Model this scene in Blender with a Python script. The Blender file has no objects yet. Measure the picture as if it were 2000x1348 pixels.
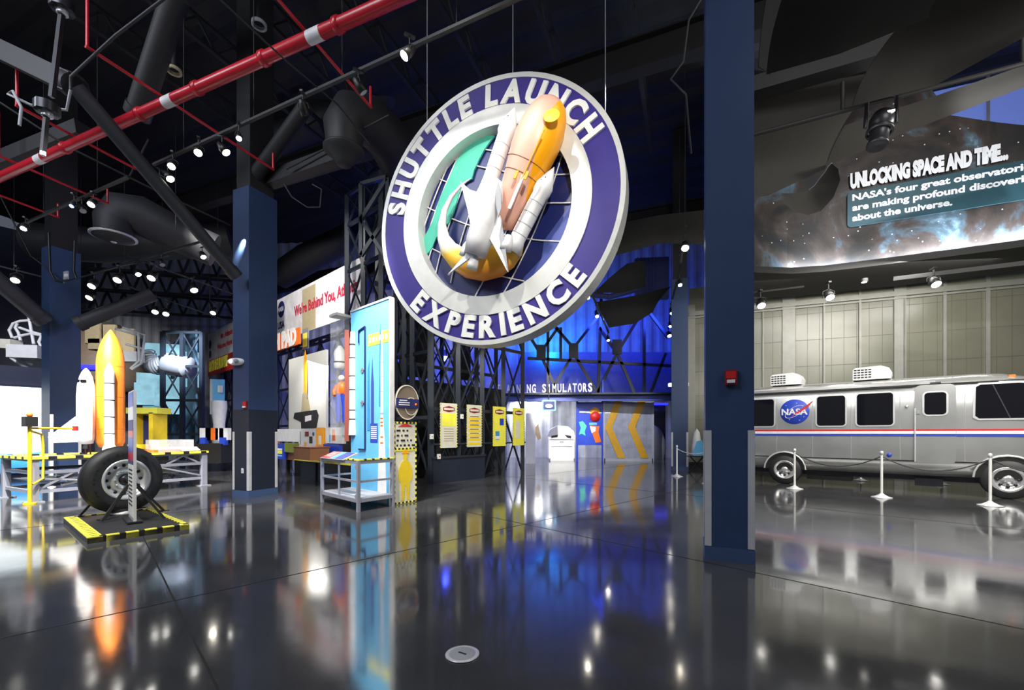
import bpy, math, random
from mathutils import Vector, Matrix, Euler
random.seed(7)
sc = bpy.context.scene
C = sc.collection
PI = math.pi
# ------------------------------------------------------------------ camera, world, exposure
FP, HY, EYE = 834.0, 846.0, 1.45          # focal length in pixels, horizon row, eye height
cd = bpy.data.cameras.new('camera'); cam = bpy.data.objects.new('camera', cd); C.objects.link(cam)
cam.location = (0, 0, EYE); cam.rotation_euler = (PI/2, 0, 0)
cd.sensor_width = 36; cd.lens = 36*FP/2000; cd.shift_y = (HY-674)/2000; cd.clip_end = 200; cd.clip_start = .05
sc.camera = cam
w = bpy.data.worlds.new('world'); sc.world = w; w.use_nodes = True
w.node_tree.nodes['Background'].inputs[0].default_value = (.55, .62, .8, 1)
w.node_tree.nodes['Background'].inputs[1].default_value = .11
vs = sc.view_settings
vs.view_transform = 'Standard'; vs.look = 'None'; vs.gamma = 1; vs.exposure = 0.35; vs.use_curve_mapping = False

def area(name, loc, target, size, power, col=(1, 1, 1), size_y=None, spread=PI):
    l = bpy.data.lights.new(name, 'AREA'); l.energy = power; l.color = col; l.size = size; l.spread = spread
    if size_y: l.shape = 'RECTANGLE'; l.size_y = size_y
    o = bpy.data.objects.new(name, l); C.objects.link(o); o.location = loc
    o.rotation_euler = (Vector(target)-Vector(loc)).to_track_quat('-Z', 'Y').to_euler(); return o
def spot(name, loc, target, power, ang=60, col=(1, .95, .86), r=.08, blend=.6):
    l = bpy.data.lights.new(name, 'SPOT'); l.energy = power; l.color = col; l.spot_size = math.radians(ang)
    l.spot_blend = blend; l.shadow_soft_size = r
    o = bpy.data.objects.new(name, l); C.objects.link(o); o.location = loc
    o.rotation_euler = (Vector(target)-Vector(loc)).to_track_quat('-Z', 'Y').to_euler(); return o
def point(name, loc, power, col, r=.1):
    l = bpy.data.lights.new(name, 'POINT'); l.energy = power; l.color = col; l.shadow_soft_size = r
    o = bpy.data.objects.new(name, l); C.objects.link(o); o.location = loc; return o

# unseen soft fills added high up behind and above the viewer
area('hall_fill', (-7, .5, 9.9), (-6, 7.5, 0), 4, 420, (.9, .94, 1))
area('hall_fill', (6, 1.0, 9.9), (6.5, 7, 0), 4, 260, (1, .97, .92))
area('hall_fill', (-13, 3, 9.9), (-11, 8.5, 0), 3, 380, (.85, .9, 1))
# museum spots on the sign
spot('sign_spot', (-1.2, 3.2, 7.6), (-.6, 6.3, 4.3), 620, 50)
spot('sign_spot', (.8, 2.0, 5.6), (-.2, 6.3, 4.6), 420, 62)
spot('sign_spot', (-2.2, 3.4, 6.9), (-.5, 6.0, 4.72), 900, 13)
# van bay, with soft fills added out of view
for x, y in ((9.4, 6.0), (11.0, 4.6)):
    area('van_bay_fill', (x, y, 6.6), (x-.6, y+5.0, 1.6), 1.6, 210, (1, .96, .86))
for x, y, tx, ty in ((6.6, 9.4, 8.6, 11.6), (8.8, 8.0, 10.2, 9.9), (6.4, 11.6, 8.2, 12.6), (10.8, 7.4, 12.0, 9.0)):
    spot('van_spot', (x, y, 6.9), (tx, ty, 1.0), 230, 66, (1, .95, .82), .12)
area('glass_wall_light', (11.8, 12.6, 6.45), (12.2, 16.4, 1.2), 5.0, 150, (1, .97, .9), .6)
area('glass_wall_light', (8.0, 14.2, 6.4), (8.6, 17.6, 2.0), 3, 22, (1, .97, .9), .6)
for x, y in ((3.6, 6.6), (6.2, 4.4), (8.4, 2.6)):
    area('van_side_fill', (x, y, 4.6), (x+4.0, y+4.2, 1.5), 2.6, 90, (1, .97, .9), 1.2)  # unseen soft fills added to brighten the van's near side
# left exhibits
for x, y, tx, ty, e in ((-7.6, 6.6, -9.7, 10.4, 3600), (-9.5, 7.0, -10.1, 10.4, 3600), (-5.2, 4.6, -6.4, 7.0, 1300), (-3.2, 5.2, -3.2, 9.2, 1500), (-3.0, 7.0, -2.6, 9.2, 1300)):
    spot('exhibit_spot', (x, y, 6.4), (tx, ty, 1.6), e, 52)
# blue light on the far wall
BL = (.03, .07, 1.0)
for x, y, z, e in ((1.8, 22.5, 7.5, 300), (4.6, 22, 7.5, 300), (7.6, 21.5, 7.5, 240), (-2.0, 22, 6.5, 360), (-8, 23, 5, 420)):
    area('blue_wash', (x, y, z), (x+.3, y+6, z-1.2), 1.2, e*.55, BL)
area('cyan_wash', (2.0, 23.4, 6.2), (2.4, 26, 6.9), .9, 120, (.02, .45, 1))
spot('banner_spot', (-8.5, 9.5, 8.2), (-8.0, 17.5, 6.3), 2600, 50); spot('banner_spot', (-4.5, 9.0, 8.5), (-6.2, 15.2, 6.6), 1300, 40)  # spots from here on are added to brighten dim displays, without fittings
spot('banner_spot', (-10.5, 13.5, 7.9), (-13.2, 19.8, 6.2), 900, 30)
spot('capsule_spot', (-14.5, 13.2, 6.2), (-20.5, 20.6, 5.4), 2600, 34, (1, .95, .9)); spot('counter_spot', (-6.0, 9.6, 5.8), (-7.9, 13.4, 1.2), 1300, 50)
spot('simulator_spot', (1.6, 17.2, 4.6), (2.4, 22.6, 1.1), 1300, 40)
spot('mat_spot', (-3.4, 3.4, 6.0), (-5.6, 6.2, .1), 420, 24)
spot('board_spot', (-5.5, 10.2, 6.6), (-7.6, 14.6, 2.2), 1300, 50)
spot('mural_spot', (9.5, 6.5, 9.5), (12.2, 12.8, 8.8), 900, 60, (.95, .97, 1))
spot('sign_side_spot', (1.6, 5.6, 6.4), (-2.2, 9.0, 1.2), 650, 22)
spot('cage_spot', (-14.6, 8.5, 8.5), (-17.0, 15.0, 4.3), 1600, 40, (.9, .92, 1))
spot('arrow_spot', (3.6, 16.5, 6.0), (5.6, 22.0, 1.9), 1500, 42, (.9, .92, 1))
spot('column_spot', (-2.6, 8.4, 7.4), (2.3, 5.0, 2.2), 650, 34, (.75, .8, 1))  # unseen spot added to brighten the nearest column's left edge
spot('letters_spot', (1.5, 16.5, 5.6), (2.2, 20.5, 3.5), 900, 45)
spot('poster_spot', (-1.0, 8.5, 6.4), (-1.2, 13.6, 1.7), 1500, 40)
spot('gallery_spot', (-12.5, 15.6, 5.6), (-14.5, 20.8, 3.2), 1300, 60, (.75, .85, 1))
for x, y, z, e in ((4.6, 22.6, 2.85, 130), (1.0, 25.5, 3.3, 420), (-6.5, 14.8, 3.9, 250)):
    area('far_fill', (x, y, z), (x, y+1.2, .6), 1.5, e, (1, .98, .95))

# ------------------------------------------------------------------ helpers
def at(px, py, Y): return Vector(((px-1000)/FP*Y, Y, EYE+(HY-py)/FP*Y))
def fl(px, py): return at(px, py, FP*EYE/(py-HY))
def dirv(az): a = math.radians(az); return Vector((math.sin(a), math.cos(a), 0))
A = dirv(22.4); B = dirv(-67.6)            # building grid
E1 = dirv(-49); E2 = dirv(41)              # exhibit grid
UP = Vector((0, 0, 1))
M = {}
def mat(name, col, rough=.5, metal=0, emit=0, spec=.5, var=.12, scale=6, bump=0, alpha=1, coat=0, ecol=None, trans=0):
    m = bpy.data.materials.new(name); m.use_nodes = True; nt = m.node_tree; n = nt.nodes; L = nt.links
    b = n['Principled BSDF']
    b.inputs['Roughness'].default_value = rough; b.inputs['Metallic'].default_value = metal
    b.inputs['Specular IOR Level'].default_value = spec; b.inputs['Coat Weight'].default_value = coat
    b.inputs['Transmission Weight'].default_value = trans; b.inputs['Alpha'].default_value = alpha
    tc = n.new('ShaderNodeTexCoord'); no = n.new('ShaderNodeTexNoise'); no.inputs['Scale'].default_value = scale; no.inputs['Detail'].default_value = 4
    L.new(tc.outputs['Object'], no.inputs['Vector'])
    mx = n.new('ShaderNodeMixRGB'); mx.blend_type = 'MULTIPLY'; mx.inputs[0].default_value = 1
    rp = n.new('ShaderNodeValToRGB'); rp.color_ramp.elements[0].color = (1-var,)*3+(1,); rp.color_ramp.elements[1].color = (1, 1, 1, 1)
    rp.color_ramp.elements[0].position = .3; rp.color_ramp.elements[1].position = .7
    L.new(no.outputs['Fac'], rp.inputs[0]); mx.inputs[1].default_value = (*col, 1); L.new(rp.outputs[0], mx.inputs[2]); L.new(mx.outputs[0], b.inputs['Base Color'])
    if bump:
        bp = n.new('ShaderNodeBump'); bp.inputs['Strength'].default_value = bump; L.new(no.outputs['Fac'], bp.inputs['Height']); L.new(bp.outputs[0], b.inputs['Normal'])
    if emit:
        b.inputs['Emission Color'].default_value = (*(ecol or col), 1); b.inputs['Emission Strength'].default_value = emit
    M[name] = m; return m
for a in [('blue_paint', (.027, .056, .145), .45), ('blue_paint_dark', (.012, .018, .036), .45), ('base_blue', (.05, .09, .2), .4), ('black_paint', (.012, .012, .014), .6),
          ('charcoal', (.016, .016, .019), .6), ('brace_grey', (.03, .03, .037), .6), ('steel', (.8, .8, .83), .3, .4), ('chrome', (.85, .85, .87), .15, .7),
          ('red_pipe', (.55, .015, .03), .3), ('red', (.62, .02, .02), .4), ('dark_red', (.22, .012, .015), .4), ('orange', (.85, .16, .01), .45), ('tank_orange', (1, .28, .02), .5),
          ('white', (.8, .8, .82), .4), ('ivory', (.72, .70, .58), .5), ('yellow', (.85, .62, .02), .5), ('bright_yellow', (.9, .85, .08), .5), ('black', (.01, .01, .01), .45),
          ('rubber', (.018, .018, .02), .55), ('navy', (.015, .02, .12), .4), ('royal', (.02, .06, .5), .4), ('sky', (.15, .53, .9), .5), ('sky2', (.05, .28, .65), .5),
          ('grey', (.25, .26, .29), .5), ('mid_grey', (.38, .39, .43), .5), ('cart_grey', (.27, .28, .34), .4), ('brown', (.22, .09, .035), .5), ('tower_brown', (.28, .07, .05), .5),
          ('green', (.2, .25, .03), .8), ('teal', (.08, .55, .40), .6), ('gold', (.62, .33, .02), .5), ('tan', (.45, .38, .24), .6), ('umber', (.20, .15, .11), .6),
          ('sail', (.022, .020, .0175), .85), ('sail_dark', (.010, .010, .010), .85), ('purple', (.028, .014, .23), .5), ('silver_paint', (.76, .77, .75), .28, .15),
          ('deepblue', (.012, .02, .13), .3), ('pink', (.85, .42, .30), .45), ('amber', (1, .42, .01), .4), ('pale', (.88, .89, .86), .4), ('crimson', (.5, .02, .06), .5),
          ('duct', (.022, .022, .025), .55), ('truss', (.018, .024, .035), .4), ('bluesteel', (.05, .08, .35), .5), ('soffit', (.018, .018, .018), .75), ('aluminium', (.76, .77, .78), .3, .5),
          ('dark_metal', (.05, .05, .06), .35, .6), ('skin', (.5, .3, .2), .6)]:
    mat(*a)
mat('glass_black', (.006, .006, .008), .05, spec=.8, var=0)
mat('lamp_glow', (1, .93, .78), .5, emit=45, var=0); mat('lamp_soft', (1, .97, .9), .5, emit=7, var=0)
mat('blue_glow', (.05, .08, 1), .5, emit=60, var=0); mat('cyan_glow', (.02, .35, 1), .5, emit=3.5, var=.5, scale=2)
mat('led_blue', (.02, .02, 1), .5, emit=2.2, var=0)
mat('acrylic', (.9, .95, 1), .05, alpha=.16, spec=.6, var=0)
mat('screen_pale', (.75, .9, 1), .5, emit=1.6, var=.1, scale=1)

class MB:
    def __init__(s): s.v = []; s.f = []; s.m = []; s.sm = []; s.mats = []
    def mi(s, m):
        if m not in s.mats: s.mats.append(m)
        return s.mats.index(m)
    def add(s, vs, fs, m, smooth=False):
        k = len(s.v); s.v += [Vector(v) for v in vs]; i = s.mi(m)
        for f in fs: s.f.append([k+j for j in f]); s.m.append(i); s.sm.append(smooth)
        return s
    def obox(s, c, ux, uy, uz, m):
        c = Vector(c); vs = [c+ux*a+uy*b+uz*d for a in (-1, 1) for b in (-1, 1) for d in (-1, 1)]
        return s.add(vs, [(0, 1, 3, 2), (4, 6, 7, 5), (0, 4, 5, 1), (2, 3, 7, 6), (0, 2, 6, 4), (1, 5, 7, 3)], m)
    def box(s, c, size, m, az=0):
        r = Matrix.Rotation(-math.radians(az), 3, 'Z')
        return s.obox(c, r@Vector((size[0]/2, 0, 0)), r@Vector((0, size[1]/2, 0)), Vector((0, 0, size[2]/2)), m)
    def beam(s, p, q, w, h, m, up=UP):
        p = Vector(p); q = Vector(q); d = (q-p); L = d.length; d = d/L
        if abs(d.dot(up)) > .98: up = Vector((1, 0, 0))
        x = d.cross(up).normalized(); y = x.cross(d)
        return s.obox((p+q)/2, x*w/2, d*L/2, y*h/2, m)
    def tube(s, pts, r, m, seg=10, cap=True):
        pts = [Vector(p) for p in pts]; n = len(pts); rs = r if isinstance(r, (list, tuple)) else [r]*n
        vs = []; fs = []; prev = None
        for i, p in enumerate(pts):
            d = (pts[min(i+1, n-1)]-pts[max(i-1, 0)]).normalized()
            if prev is None: x = d.cross(UP if abs(d.z) < .95 else Vector((1, 0, 0))).normalized()
            else: x = (prev-d*prev.dot(d)).normalized()
            prev = x; y = d.cross(x)
            for k in range(seg):
                a = 2*PI*k/seg; vs.append(p+(x*math.cos(a)+y*math.sin(a))*rs[i])
        for i in range(n-1):
            for k in range(seg): fs.append((i*seg+k, i*seg+(k+1) % seg, (i+1)*seg+(k+1) % seg, (i+1)*seg+k))
        s.add(vs, fs, m, True)
        if cap: s.add(vs[:seg], [tuple(range(seg))[::-1]], m); s.add(vs[-seg:], [tuple(range(seg))], m)
        return s
    def lathe(s, prof, o, ax, m, seg=24, close=False):
        o = Vector(o); ax = Vector(ax).normalized(); x = ax.cross(UP if abs(ax.z) < .95 else Vector((1, 0, 0))).normalized(); y = ax.cross(x)
        vs = []; fs = []; n = len(prof)
        for r, z in prof:
            for k in range(seg): a = 2*PI*k/seg; vs.append(o+ax*z+(x*math.cos(a)+y*math.sin(a))*r)
        for i in range(n if close else n-1):
            j = (i+1) % n
            for k in range(seg): fs.append((i*seg+k, i*seg+(k+1) % seg, j*seg+(k+1) % seg, j*seg+k))
        return s.add(vs, fs, m, True)
    def cyl(s, o, ax, r, L, m, seg=20): return s.lathe([(0, 0), (r, 0), (r, 1e-4), (r, L-1e-4), (r, L), (0, L)], o, ax, m, seg)
    def ball(s, c, r, m, sx=1, sy=1, sz=1, seg=16):
        prof = [(max(1e-4, r*math.sin(PI*i/8)), -r*math.cos(PI*i/8)) for i in range(9)]
        k = len(s.v); s.lathe(prof, (0, 0, 0), UP, m, seg)
        for i in range(k, len(s.v)): v = s.v[i]; s.v[i] = Vector(c)+Vector((v.x*sx, v.y*sy, v.z*sz))
        return s
    def prism(s, poly, o, ux, uy, t, m, side=None):
        o = Vector(o); n = ux.cross(uy).normalized(); k = len(poly)
        f = [o+ux*a+uy*b+n*t for a, b in poly]; g = [o+ux*a+uy*b for a, b in poly]
        s.add(f, [tuple(range(k))], m)
        s.add(f+g, [tuple(range(k, 2*k))[::-1]]+[(i, k+i, k+(i+1) % k, (i+1) % k) for i in range(k)], side or m); return s
    def ring(s, r0, r1, o, ux, uy, t, m, seg=72, a0=0, a1=360):
        full = (a1-a0) >= 360; n = seg; vs = []; fs = []; nn = ux.cross(uy).normalized(); o = Vector(o)
        for i in range(n+(0 if full else 1)):
            a = math.radians(a0+(a1-a0)*i/n); d = ux*math.cos(a)+uy*math.sin(a)
            vs += [o+d*r0, o+d*r1, o+d*r1+nn*t, o+d*r0+nn*t]
        for i in range(n):
            j = (i+1) % (len(vs)//4)
            for q in range(4): fs.append((4*i+q, 4*j+q, 4*j+(q+1) % 4, 4*i+(q+1) % 4))
        if not full: fs += [(0, 1, 2, 3), (4*n+3, 4*n+2, 4*n+1, 4*n)]
        return s.add(vs, fs, m)
    def text(s, t, size, o, ux, uy, m, ext=.004, align='LEFT', width=None, bold=.0, lift=.002, space=1.0):
        vs, fs = glyphs(t, bold, space)
        xs = [v[0] for v in vs]; x0, x1 = min(xs), max(xs); sx = size/.7
        if width: sx = width/(x1-x0)
        sy = size/.7; off = {'LEFT': -x0, 'CENTER': -(x0+x1)/2, 'RIGHT': -x1}[align]
        n = ux.cross(uy).normalized(); o = Vector(o)
        return s.add([o+ux*((v[0]+off)*sx)+uy*(v[1]*sy)+n*(lift+(ext if v[2] > 0 else 0)) for v in vs], fs, m)
    def build(s, name, parent=None, origin=None):
        me = bpy.data.meshes.new(name); off = Vector(origin) if origin is not None else (parent.location.copy() if parent is not None and parent.get('world_geo') else Vector((0, 0, 0)))
        p = parent
        while origin is None and p is not None and p.parent is not None: p = p.parent
        if origin is None and p is not None and p.get('world_geo'): off = Vector(p.location)
        me.from_pydata([tuple(v-off) for v in s.v], [], s.f)
        for m in s.mats: me.materials.append(M[m])
        me.polygons.foreach_set('material_index', s.m); me.polygons.foreach_set('use_smooth', s.sm); me.update()
        o = bpy.data.objects.new(name, me); C.objects.link(o)
        if parent is not None: o.parent = parent
        elif origin is not None: o.location = off
        return o
_g = {}
def glyphs(t, bold=0, space=1.0):
    k = (t, bold, space)
    if k not in _g:
        c = bpy.data.curves.new('t', 'FONT'); c.body = t; c.size = 1; c.extrude = .5; c.offset = bold; c.resolution_u = 3; c.space_character = space
        o = bpy.data.objects.new('t', c); me = bpy.data.meshes.new_from_object(o)
        _g[k] = ([tuple(v.co) for v in me.vertices], [tuple(p.vertices) for p in me.polygons])
        bpy.data.objects.remove(o); bpy.data.curves.remove(c); bpy.data.meshes.remove(me)
    return _g[k]
def thing(name, label, cat, loc=(0, 0, 0), group=None, rz=0, world=True):
    o = bpy.data.objects.new(name, None); C.objects.link(o); o.location = loc; o.rotation_euler = (0, 0, rz); o.empty_display_size = .2
    o['label'] = label; o['category'] = cat
    if world: o['world_geo'] = 1
    if group: o['group'] = group
    return o
def tag(o, label, cat, group=None):
    o['label'] = label; o['category'] = cat
    if group: o['group'] = group
    return o
def struct(o): o['kind'] = 'structure'; return o
def dup(root, loc, rz=None, label=None, group=None):
    r = root.copy(); C.objects.link(r); r.location = loc
    if rz is not None: r.rotation_euler = (0, 0, rz)
    if label: r['label'] = label
    if group: r['group'] = group
    for ch in list(root.children):
        c = ch.copy(); C.objects.link(c); c.parent = r
        for g in ch.children: d = g.copy(); C.objects.link(d); d.parent = c
    return r
# ------------------------------------------------------------------ setting
def nodes(m): return m.node_tree.nodes, m.node_tree.links
# polished dark concrete
m = mat('floor_concrete', (.068, .069, .075), .12, spec=.9, var=.35, scale=1.2); n, L = nodes(m); b = n['Principled BSDF']
b.inputs['IOR'].default_value = 1.7
tc = n.new('ShaderNodeTexCoord'); no = n.new('ShaderNodeTexNoise'); no.inputs['Scale'].default_value = .9; no.inputs['Detail'].default_value = 7; no.inputs['Roughness'].default_value = .6
L.new(tc.outputs['Object'], no.inputs['Vector'])
mr = n.new('ShaderNodeMapRange'); mr.inputs[1].default_value = .3; mr.inputs[2].default_value = .7; mr.inputs[3].default_value = .05; mr.inputs[4].default_value = .14
L.new(no.outputs['Fac'], mr.inputs[0]); L.new(mr.outputs[0], b.inputs['Roughness'])
no2 = n.new('ShaderNodeTexNoise'); no2.inputs['Scale'].default_value = 2.2; no2.inputs['Detail'].default_value = 3; L.new(tc.outputs['Object'], no2.inputs['Vector'])
bp = n.new('ShaderNodeBump'); bp.inputs['Strength'].default_value = .03; bp.inputs['Distance'].default_value = .02; L.new(no2.outputs['Fac'], bp.inputs['Height']); L.new(bp.outputs[0], b.inputs['Normal'])
f = MB(); f.add([(-45, -6, 0), (30, -6, 0), (30, 45, 0), (-45, 45, 0)], [(0, 1, 2, 3)], 'floor_concrete'); struct(f.build('floor'))
# control joints cut in the slab
mat('joint', (.008, .008, .008), .6)
jd1 = dirv(-44.5); jd2 = dirv(45.2); J = fl(1025, 1024)
g = MB()
for k, (p, d) in enumerate([(J, jd1), (J, jd2), (J-jd2*4.4, jd1), (J+jd1*5.2, jd2), (J+jd2*5.0, jd1)]):
    for s0, s1 in ((-9, 14),): g.obox(p+d*((s0+s1)/2)+Vector((0, 0, .001)), d*((s1-s0)/2), d.cross(UP)*.006, UP*.001, 'joint')
struct(g.build('trim_1'))
# recessed floor cover
c = fl(903, 1279); c.z = 0
t = thing('floor_outlet', 'round brushed steel floor outlet cover in the dark polished floor', 'floor outlet', c)
MB().lathe([(.0, .001), (.105, .001), (.112, .006), (.102, .008), (0, .008)], c, UP, 'steel', 32).build('rim', t)
g = MB(); g.lathe([(0, .009), (.085, .009), (.088, .007)], c, UP, 'mid_grey', 32); g.box(c+Vector((0, 0, .011)), (.06, .012, .002), 'charcoal', 30); g.build('lid', t)

# ceiling deck: corrugated steel painted black
mat('deck', (.012, .012, .015), .7, scale=3)
mat('ceiling_steel', (.012, .012, .014), .65)
CZ = 13.2
g = MB(); N = 150; vs = []; fs = []
O = Vector((-6, 8, CZ))
for i in range(N):
    x = -22+44*i/(N-1)*1.0; zz = .10 if (i//2) % 2 else 0
    for s_ in (-26, 26): vs.append(O+A*x+B*s_+UP*zz)
for i in range(N-1): fs.append((2*i, 2*i+1, 2*i+3, 2*i+2))
g.add(vs, fs, 'deck'); struct(g.build('ceiling'))
# girders (building grid)
gl = [(2.4, 'across the ceiling above the round sign'), (9.6, 'across the ceiling behind the middle column'), (17.5, 'across the ceiling in front of the far wall')]
for k, (d, txt) in enumerate(gl):
    c = Vector((-3, 2, 0))+A*d; g = MB(); z = 10.2
    t = thing('ceiling_girder', 'black painted steel girder running '+txt, 'girder', (c.x, c.y, z), 'black steel girders')
    for dz, hh, ww in ((-.35, .04, .34), (.35, .04, .34)): MB().beam(c-B*16+UP*(z+dz), c+B*20+UP*(z+dz), ww, hh, 'ceiling_steel').build('flange', t)
    MB().beam(c-B*16+UP*z, c+B*20+UP*z, .04, .68, 'ceiling_steel').build('web', t)
# open web joists
for k in range(9):
    c = Vector((-13.2, 5.2, 0))-B*(k*2.15)
    t = thing('ceiling_joist', ['black open web steel joist on the far left of the ceiling', 'black open web joist, second from the left', 'black open web joist over the left column', 'black open web joist left of the middle column', 'black open web joist over the middle column', 'black open web joist right of the middle column', 'black open web joist left of the round sign', 'black open web joist over the round sign', 'black open web joist left of the front column'][k], 'joist', (c.x, c.y, 12.5), 'open web joists under the roof deck')
    MB().beam(c-A*3+UP*12.5, c+A*17+UP*12.5, .12, .08, 'ceiling_steel').build('top_chord', t)
    MB().beam(c-A*3+UP*11.9, c+A*17+UP*11.9, .12, .08, 'ceiling_steel').build('bottom_chord', t)
    g = MB()
    for i in range(20): g.beam(c+A*(-3+i)+UP*11.9, c+A*(-2.5+i)+UP*12.5, .05, .05, 'ceiling_steel'); g.beam(c+A*(-2.5+i)+UP*12.5, c+A*(-2+i)+UP*11.9, .05, .05, 'ceiling_steel')
    g.build('web_bars', t)

# glass panel wall behind the van
m = mat('wall_panel', (.20, .20, .15), .28, spec=.6, var=.25, scale=.7)
n, L = nodes(m); b = n['Principled BSDF']
W0 = Vector((7.42, 17.9, 0)); WD = -B
g = MB(); g.obox(W0+WD*10+UP*3.75+A*.05, WD*10, A*.05, UP*3.75, 'wall_panel'); struct(g.build('wall_right'))
mat('mullion', (.30, .30, .27), .4, .1); mat('thin_line', (.12, .12, .1), .5)
def wpt(px):
    k = (px-1000)/FP; s = (k*W0.y-W0.x)/(WD.x-k*WD.y); return s
g = MB()
for px, ww in ((1347, .25), (1355, .10), (1490, .05), (1540, .42), (1609, .06), (1679, .07), (1757, .34), (1765, .06), (1844, .09), (1928, .11)):
    s = wpt(px); g.obox(W0+WD*s+UP*3.4-A*.03, WD*ww/2, A*.03, UP*3.4, 'mullion')
g.obox(W0+WD*10+UP*6.42-A*.05, WD*10, A*.05, UP*.09, 'mullion')
g.obox(W0+WD*10+UP*6.26-A*.04, WD*10, A*.04, UP*.03, 'mullion')
struct(g.build('trim_2'))
g = MB()
for z in (1.0, 2.0, 3.0, 4.0, 5.0, 6.0): g.obox(W0+WD*10+UP*z-A*.004, WD*10, A*.004, UP*.008, 'thin_line')
for k in range(52): g.obox(W0+WD*(k*.38)+UP*3.2-A*.003, WD*.005, A*.003, UP*3.2, 'thin_line')
struct(g.build('trim_3'))
g = MB(); g.obox(W0+WD*10+UP*.12-A*.08, WD*10, A*.03, UP*.12, 'charcoal'); struct(g.build('baseboard_right'))

# far corrugated wall lit blue
mat('corrugated', (.30, .32, .36), .45, var=.3, scale=1.5)
g = MB(); P0 = Vector((-30, 27.4, 0)); D = Vector((1, -.06, 0)).normalized(); nn = Vector((-.06, -1, 0)).normalized(); vs = []; fs = []; n_ = 300
for i in range(n_):
    off = .07 if (i//2) % 2 else 0
    for z in (0, 13.2): vs.append(P0+D*(i*.16)+nn*off+UP*z)
for i in range(n_-1): fs.append((2*i, 2*i+2, 2*i+3, 2*i+1))
g.add(vs, fs, 'corrugated'); struct(g.build('wall_back'))
# left wall
mat('wall_navy', (.02, .025, .06), .6)
g = MB(); q = Vector((-32, 21, 0)); g.obox(q+UP*6.6+E2*0, E2*24, E1*.1, UP*6.6, 'wall_navy'); struct(g.build('wall_left'))

# ------------------------------------------------------------------ columns
def column(label, nr, bw, al, full=True, ztop=7.0, extra=None):
    """nr = near-right corner; faces run along B and A"""
    nr = Vector((nr[0], nr[1], 0)); c = nr+B*bw/2+A*al/2
    t = thing('steel_column', label, 'column', c, 'blue clad columns')
    g = MB(); g.obox(c+UP*(ztop/2), B*bw/2, A*al/2, UP*ztop/2, 'blue_paint'); g.build('shaft', t)
    g = MB(); g.obox(c+UP*((ztop+CZ)/2), B*bw*.42, A*al*.42, UP*(CZ-ztop)/2, 'black_paint'); g.build('upper_shaft', t)
    g = MB(); g.obox(c+UP*.075, B*(bw/2+.012), A*(al/2+.012), UP*.075, 'base_blue'); g.build('plinth', t)
    for sb, sa in ((-1, -1), (1, -1), (-1, 1), (1, 1)):
        k = c+B*sb*bw/2+A*sa*al/2; g = MB()
        g.obox(k-B*sb*.028+A*sa*.004+UP*.82, B*.034, A*.004, UP*.66, 'steel')
        g.obox(k-A*sa*.028+B*sb*.004+UP*.82, A*.034, B*.004, UP*.66, 'steel'); g.build('corner_guard', t)
    return t, c
fr = fl(1473, 1102)
col1, c1 = column('tall navy blue square column standing nearest, right of the round sign', fr, .49, .5)
col2, c2 = column('blue column with dark lower cladding between the tyre and the banners', (-5.885, 9.55), .527, .71)
g = MB(); g.obox(c2+UP*1.06, B*(.527/2+.004), A*(.71/2+.004), UP*.92, 'blue_paint_dark'); g.build('lower_cladding', col2)
col3, c3 = column('blue column at the far left behind the orange tank model', (-13.64, 12.6), .49, .70)
cr = fl(1344, 920)
col4, c4 = column('distant dark blue column with emergency light, beside the gold arrow screen', cr, .6, .55, ztop=7.4)
# alarms
def alarm(label, p, s=1.0):
    t = thing('fire_alarm', label, 'fire alarm', p, 'red fire alarm strobes')
    g = MB(); g.obox(p-A*.018, B*.062*s, A*.018, UP*.085*s, 'dark_red'); g.build('housing', t)
    g = MB(); g.obox(p-A*.045-UP*.045*s, B*.04*s, A*.012, UP*.018*s, 'white'); g.build('strobe_lens', t)
    g = MB(); g.obox(p-A*.038+UP*.03*s, B*.05*s, A*.003, UP*.04*s, 'red'); g.build('grille', t)
p = at(1427, 738, 4.80); alarm('red fire alarm strobe on the nearest navy column', p)
p = at(1332, 804, 16.6); alarm('small red fire alarm on the distant column by the arrow screen', p+A*.05, 1.5)
p = Vector((-5.885, 9.55, 0))+B*.1-A*.0; p.z = 2.08; t = alarm('dark red alarm box on the middle column above its steel edge guards', p)
p = at(1325, 752, 16.6)
t = thing('emergency_light', 'white glowing emergency light on the distant column', 'emergency light', p)
MB().obox(p-A*.05, B*.38, A*.06, UP*.06, 'white').build('housing', t)
MB().obox(p-A*.12, B*.34, A*.01, UP*.07, 'lamp_soft').build('diffuser', t)
p = Vector((-5.885, 9.55, .0))+A*.0+B*.2; p.z = .6
p = Vector((-5.885, 9.55, 0))+B*.33; p.z = 3.06
t = thing('emergency_light', 'oval white twin emergency light on the left face of the middle column', 'emergency light', p)
MB().ball(p-A*.06, .10, 'white', 2.0, .8, .85).build('housing', t); MB().ball(p-A*.13+B*.06, .05, 'lamp_soft').build('bulb', t); MB().ball(p-A*.13-B*.09, .05, 'mid_grey').build('bulb', t)
p = Vector((-5.885, 9.55, .0))+A*.0+B*.2; p.z = .6
t = thing('wall_socket', 'small white socket low on the middle column', 'socket', p)
MB().obox(p-A*.006, B*.035, A*.006, UP*.055, 'white').build('plate', t)
MB().obox(p-A*.014, B*.016, A*.003, UP*.03, 'mid_grey').build('outlet', t)

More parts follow.
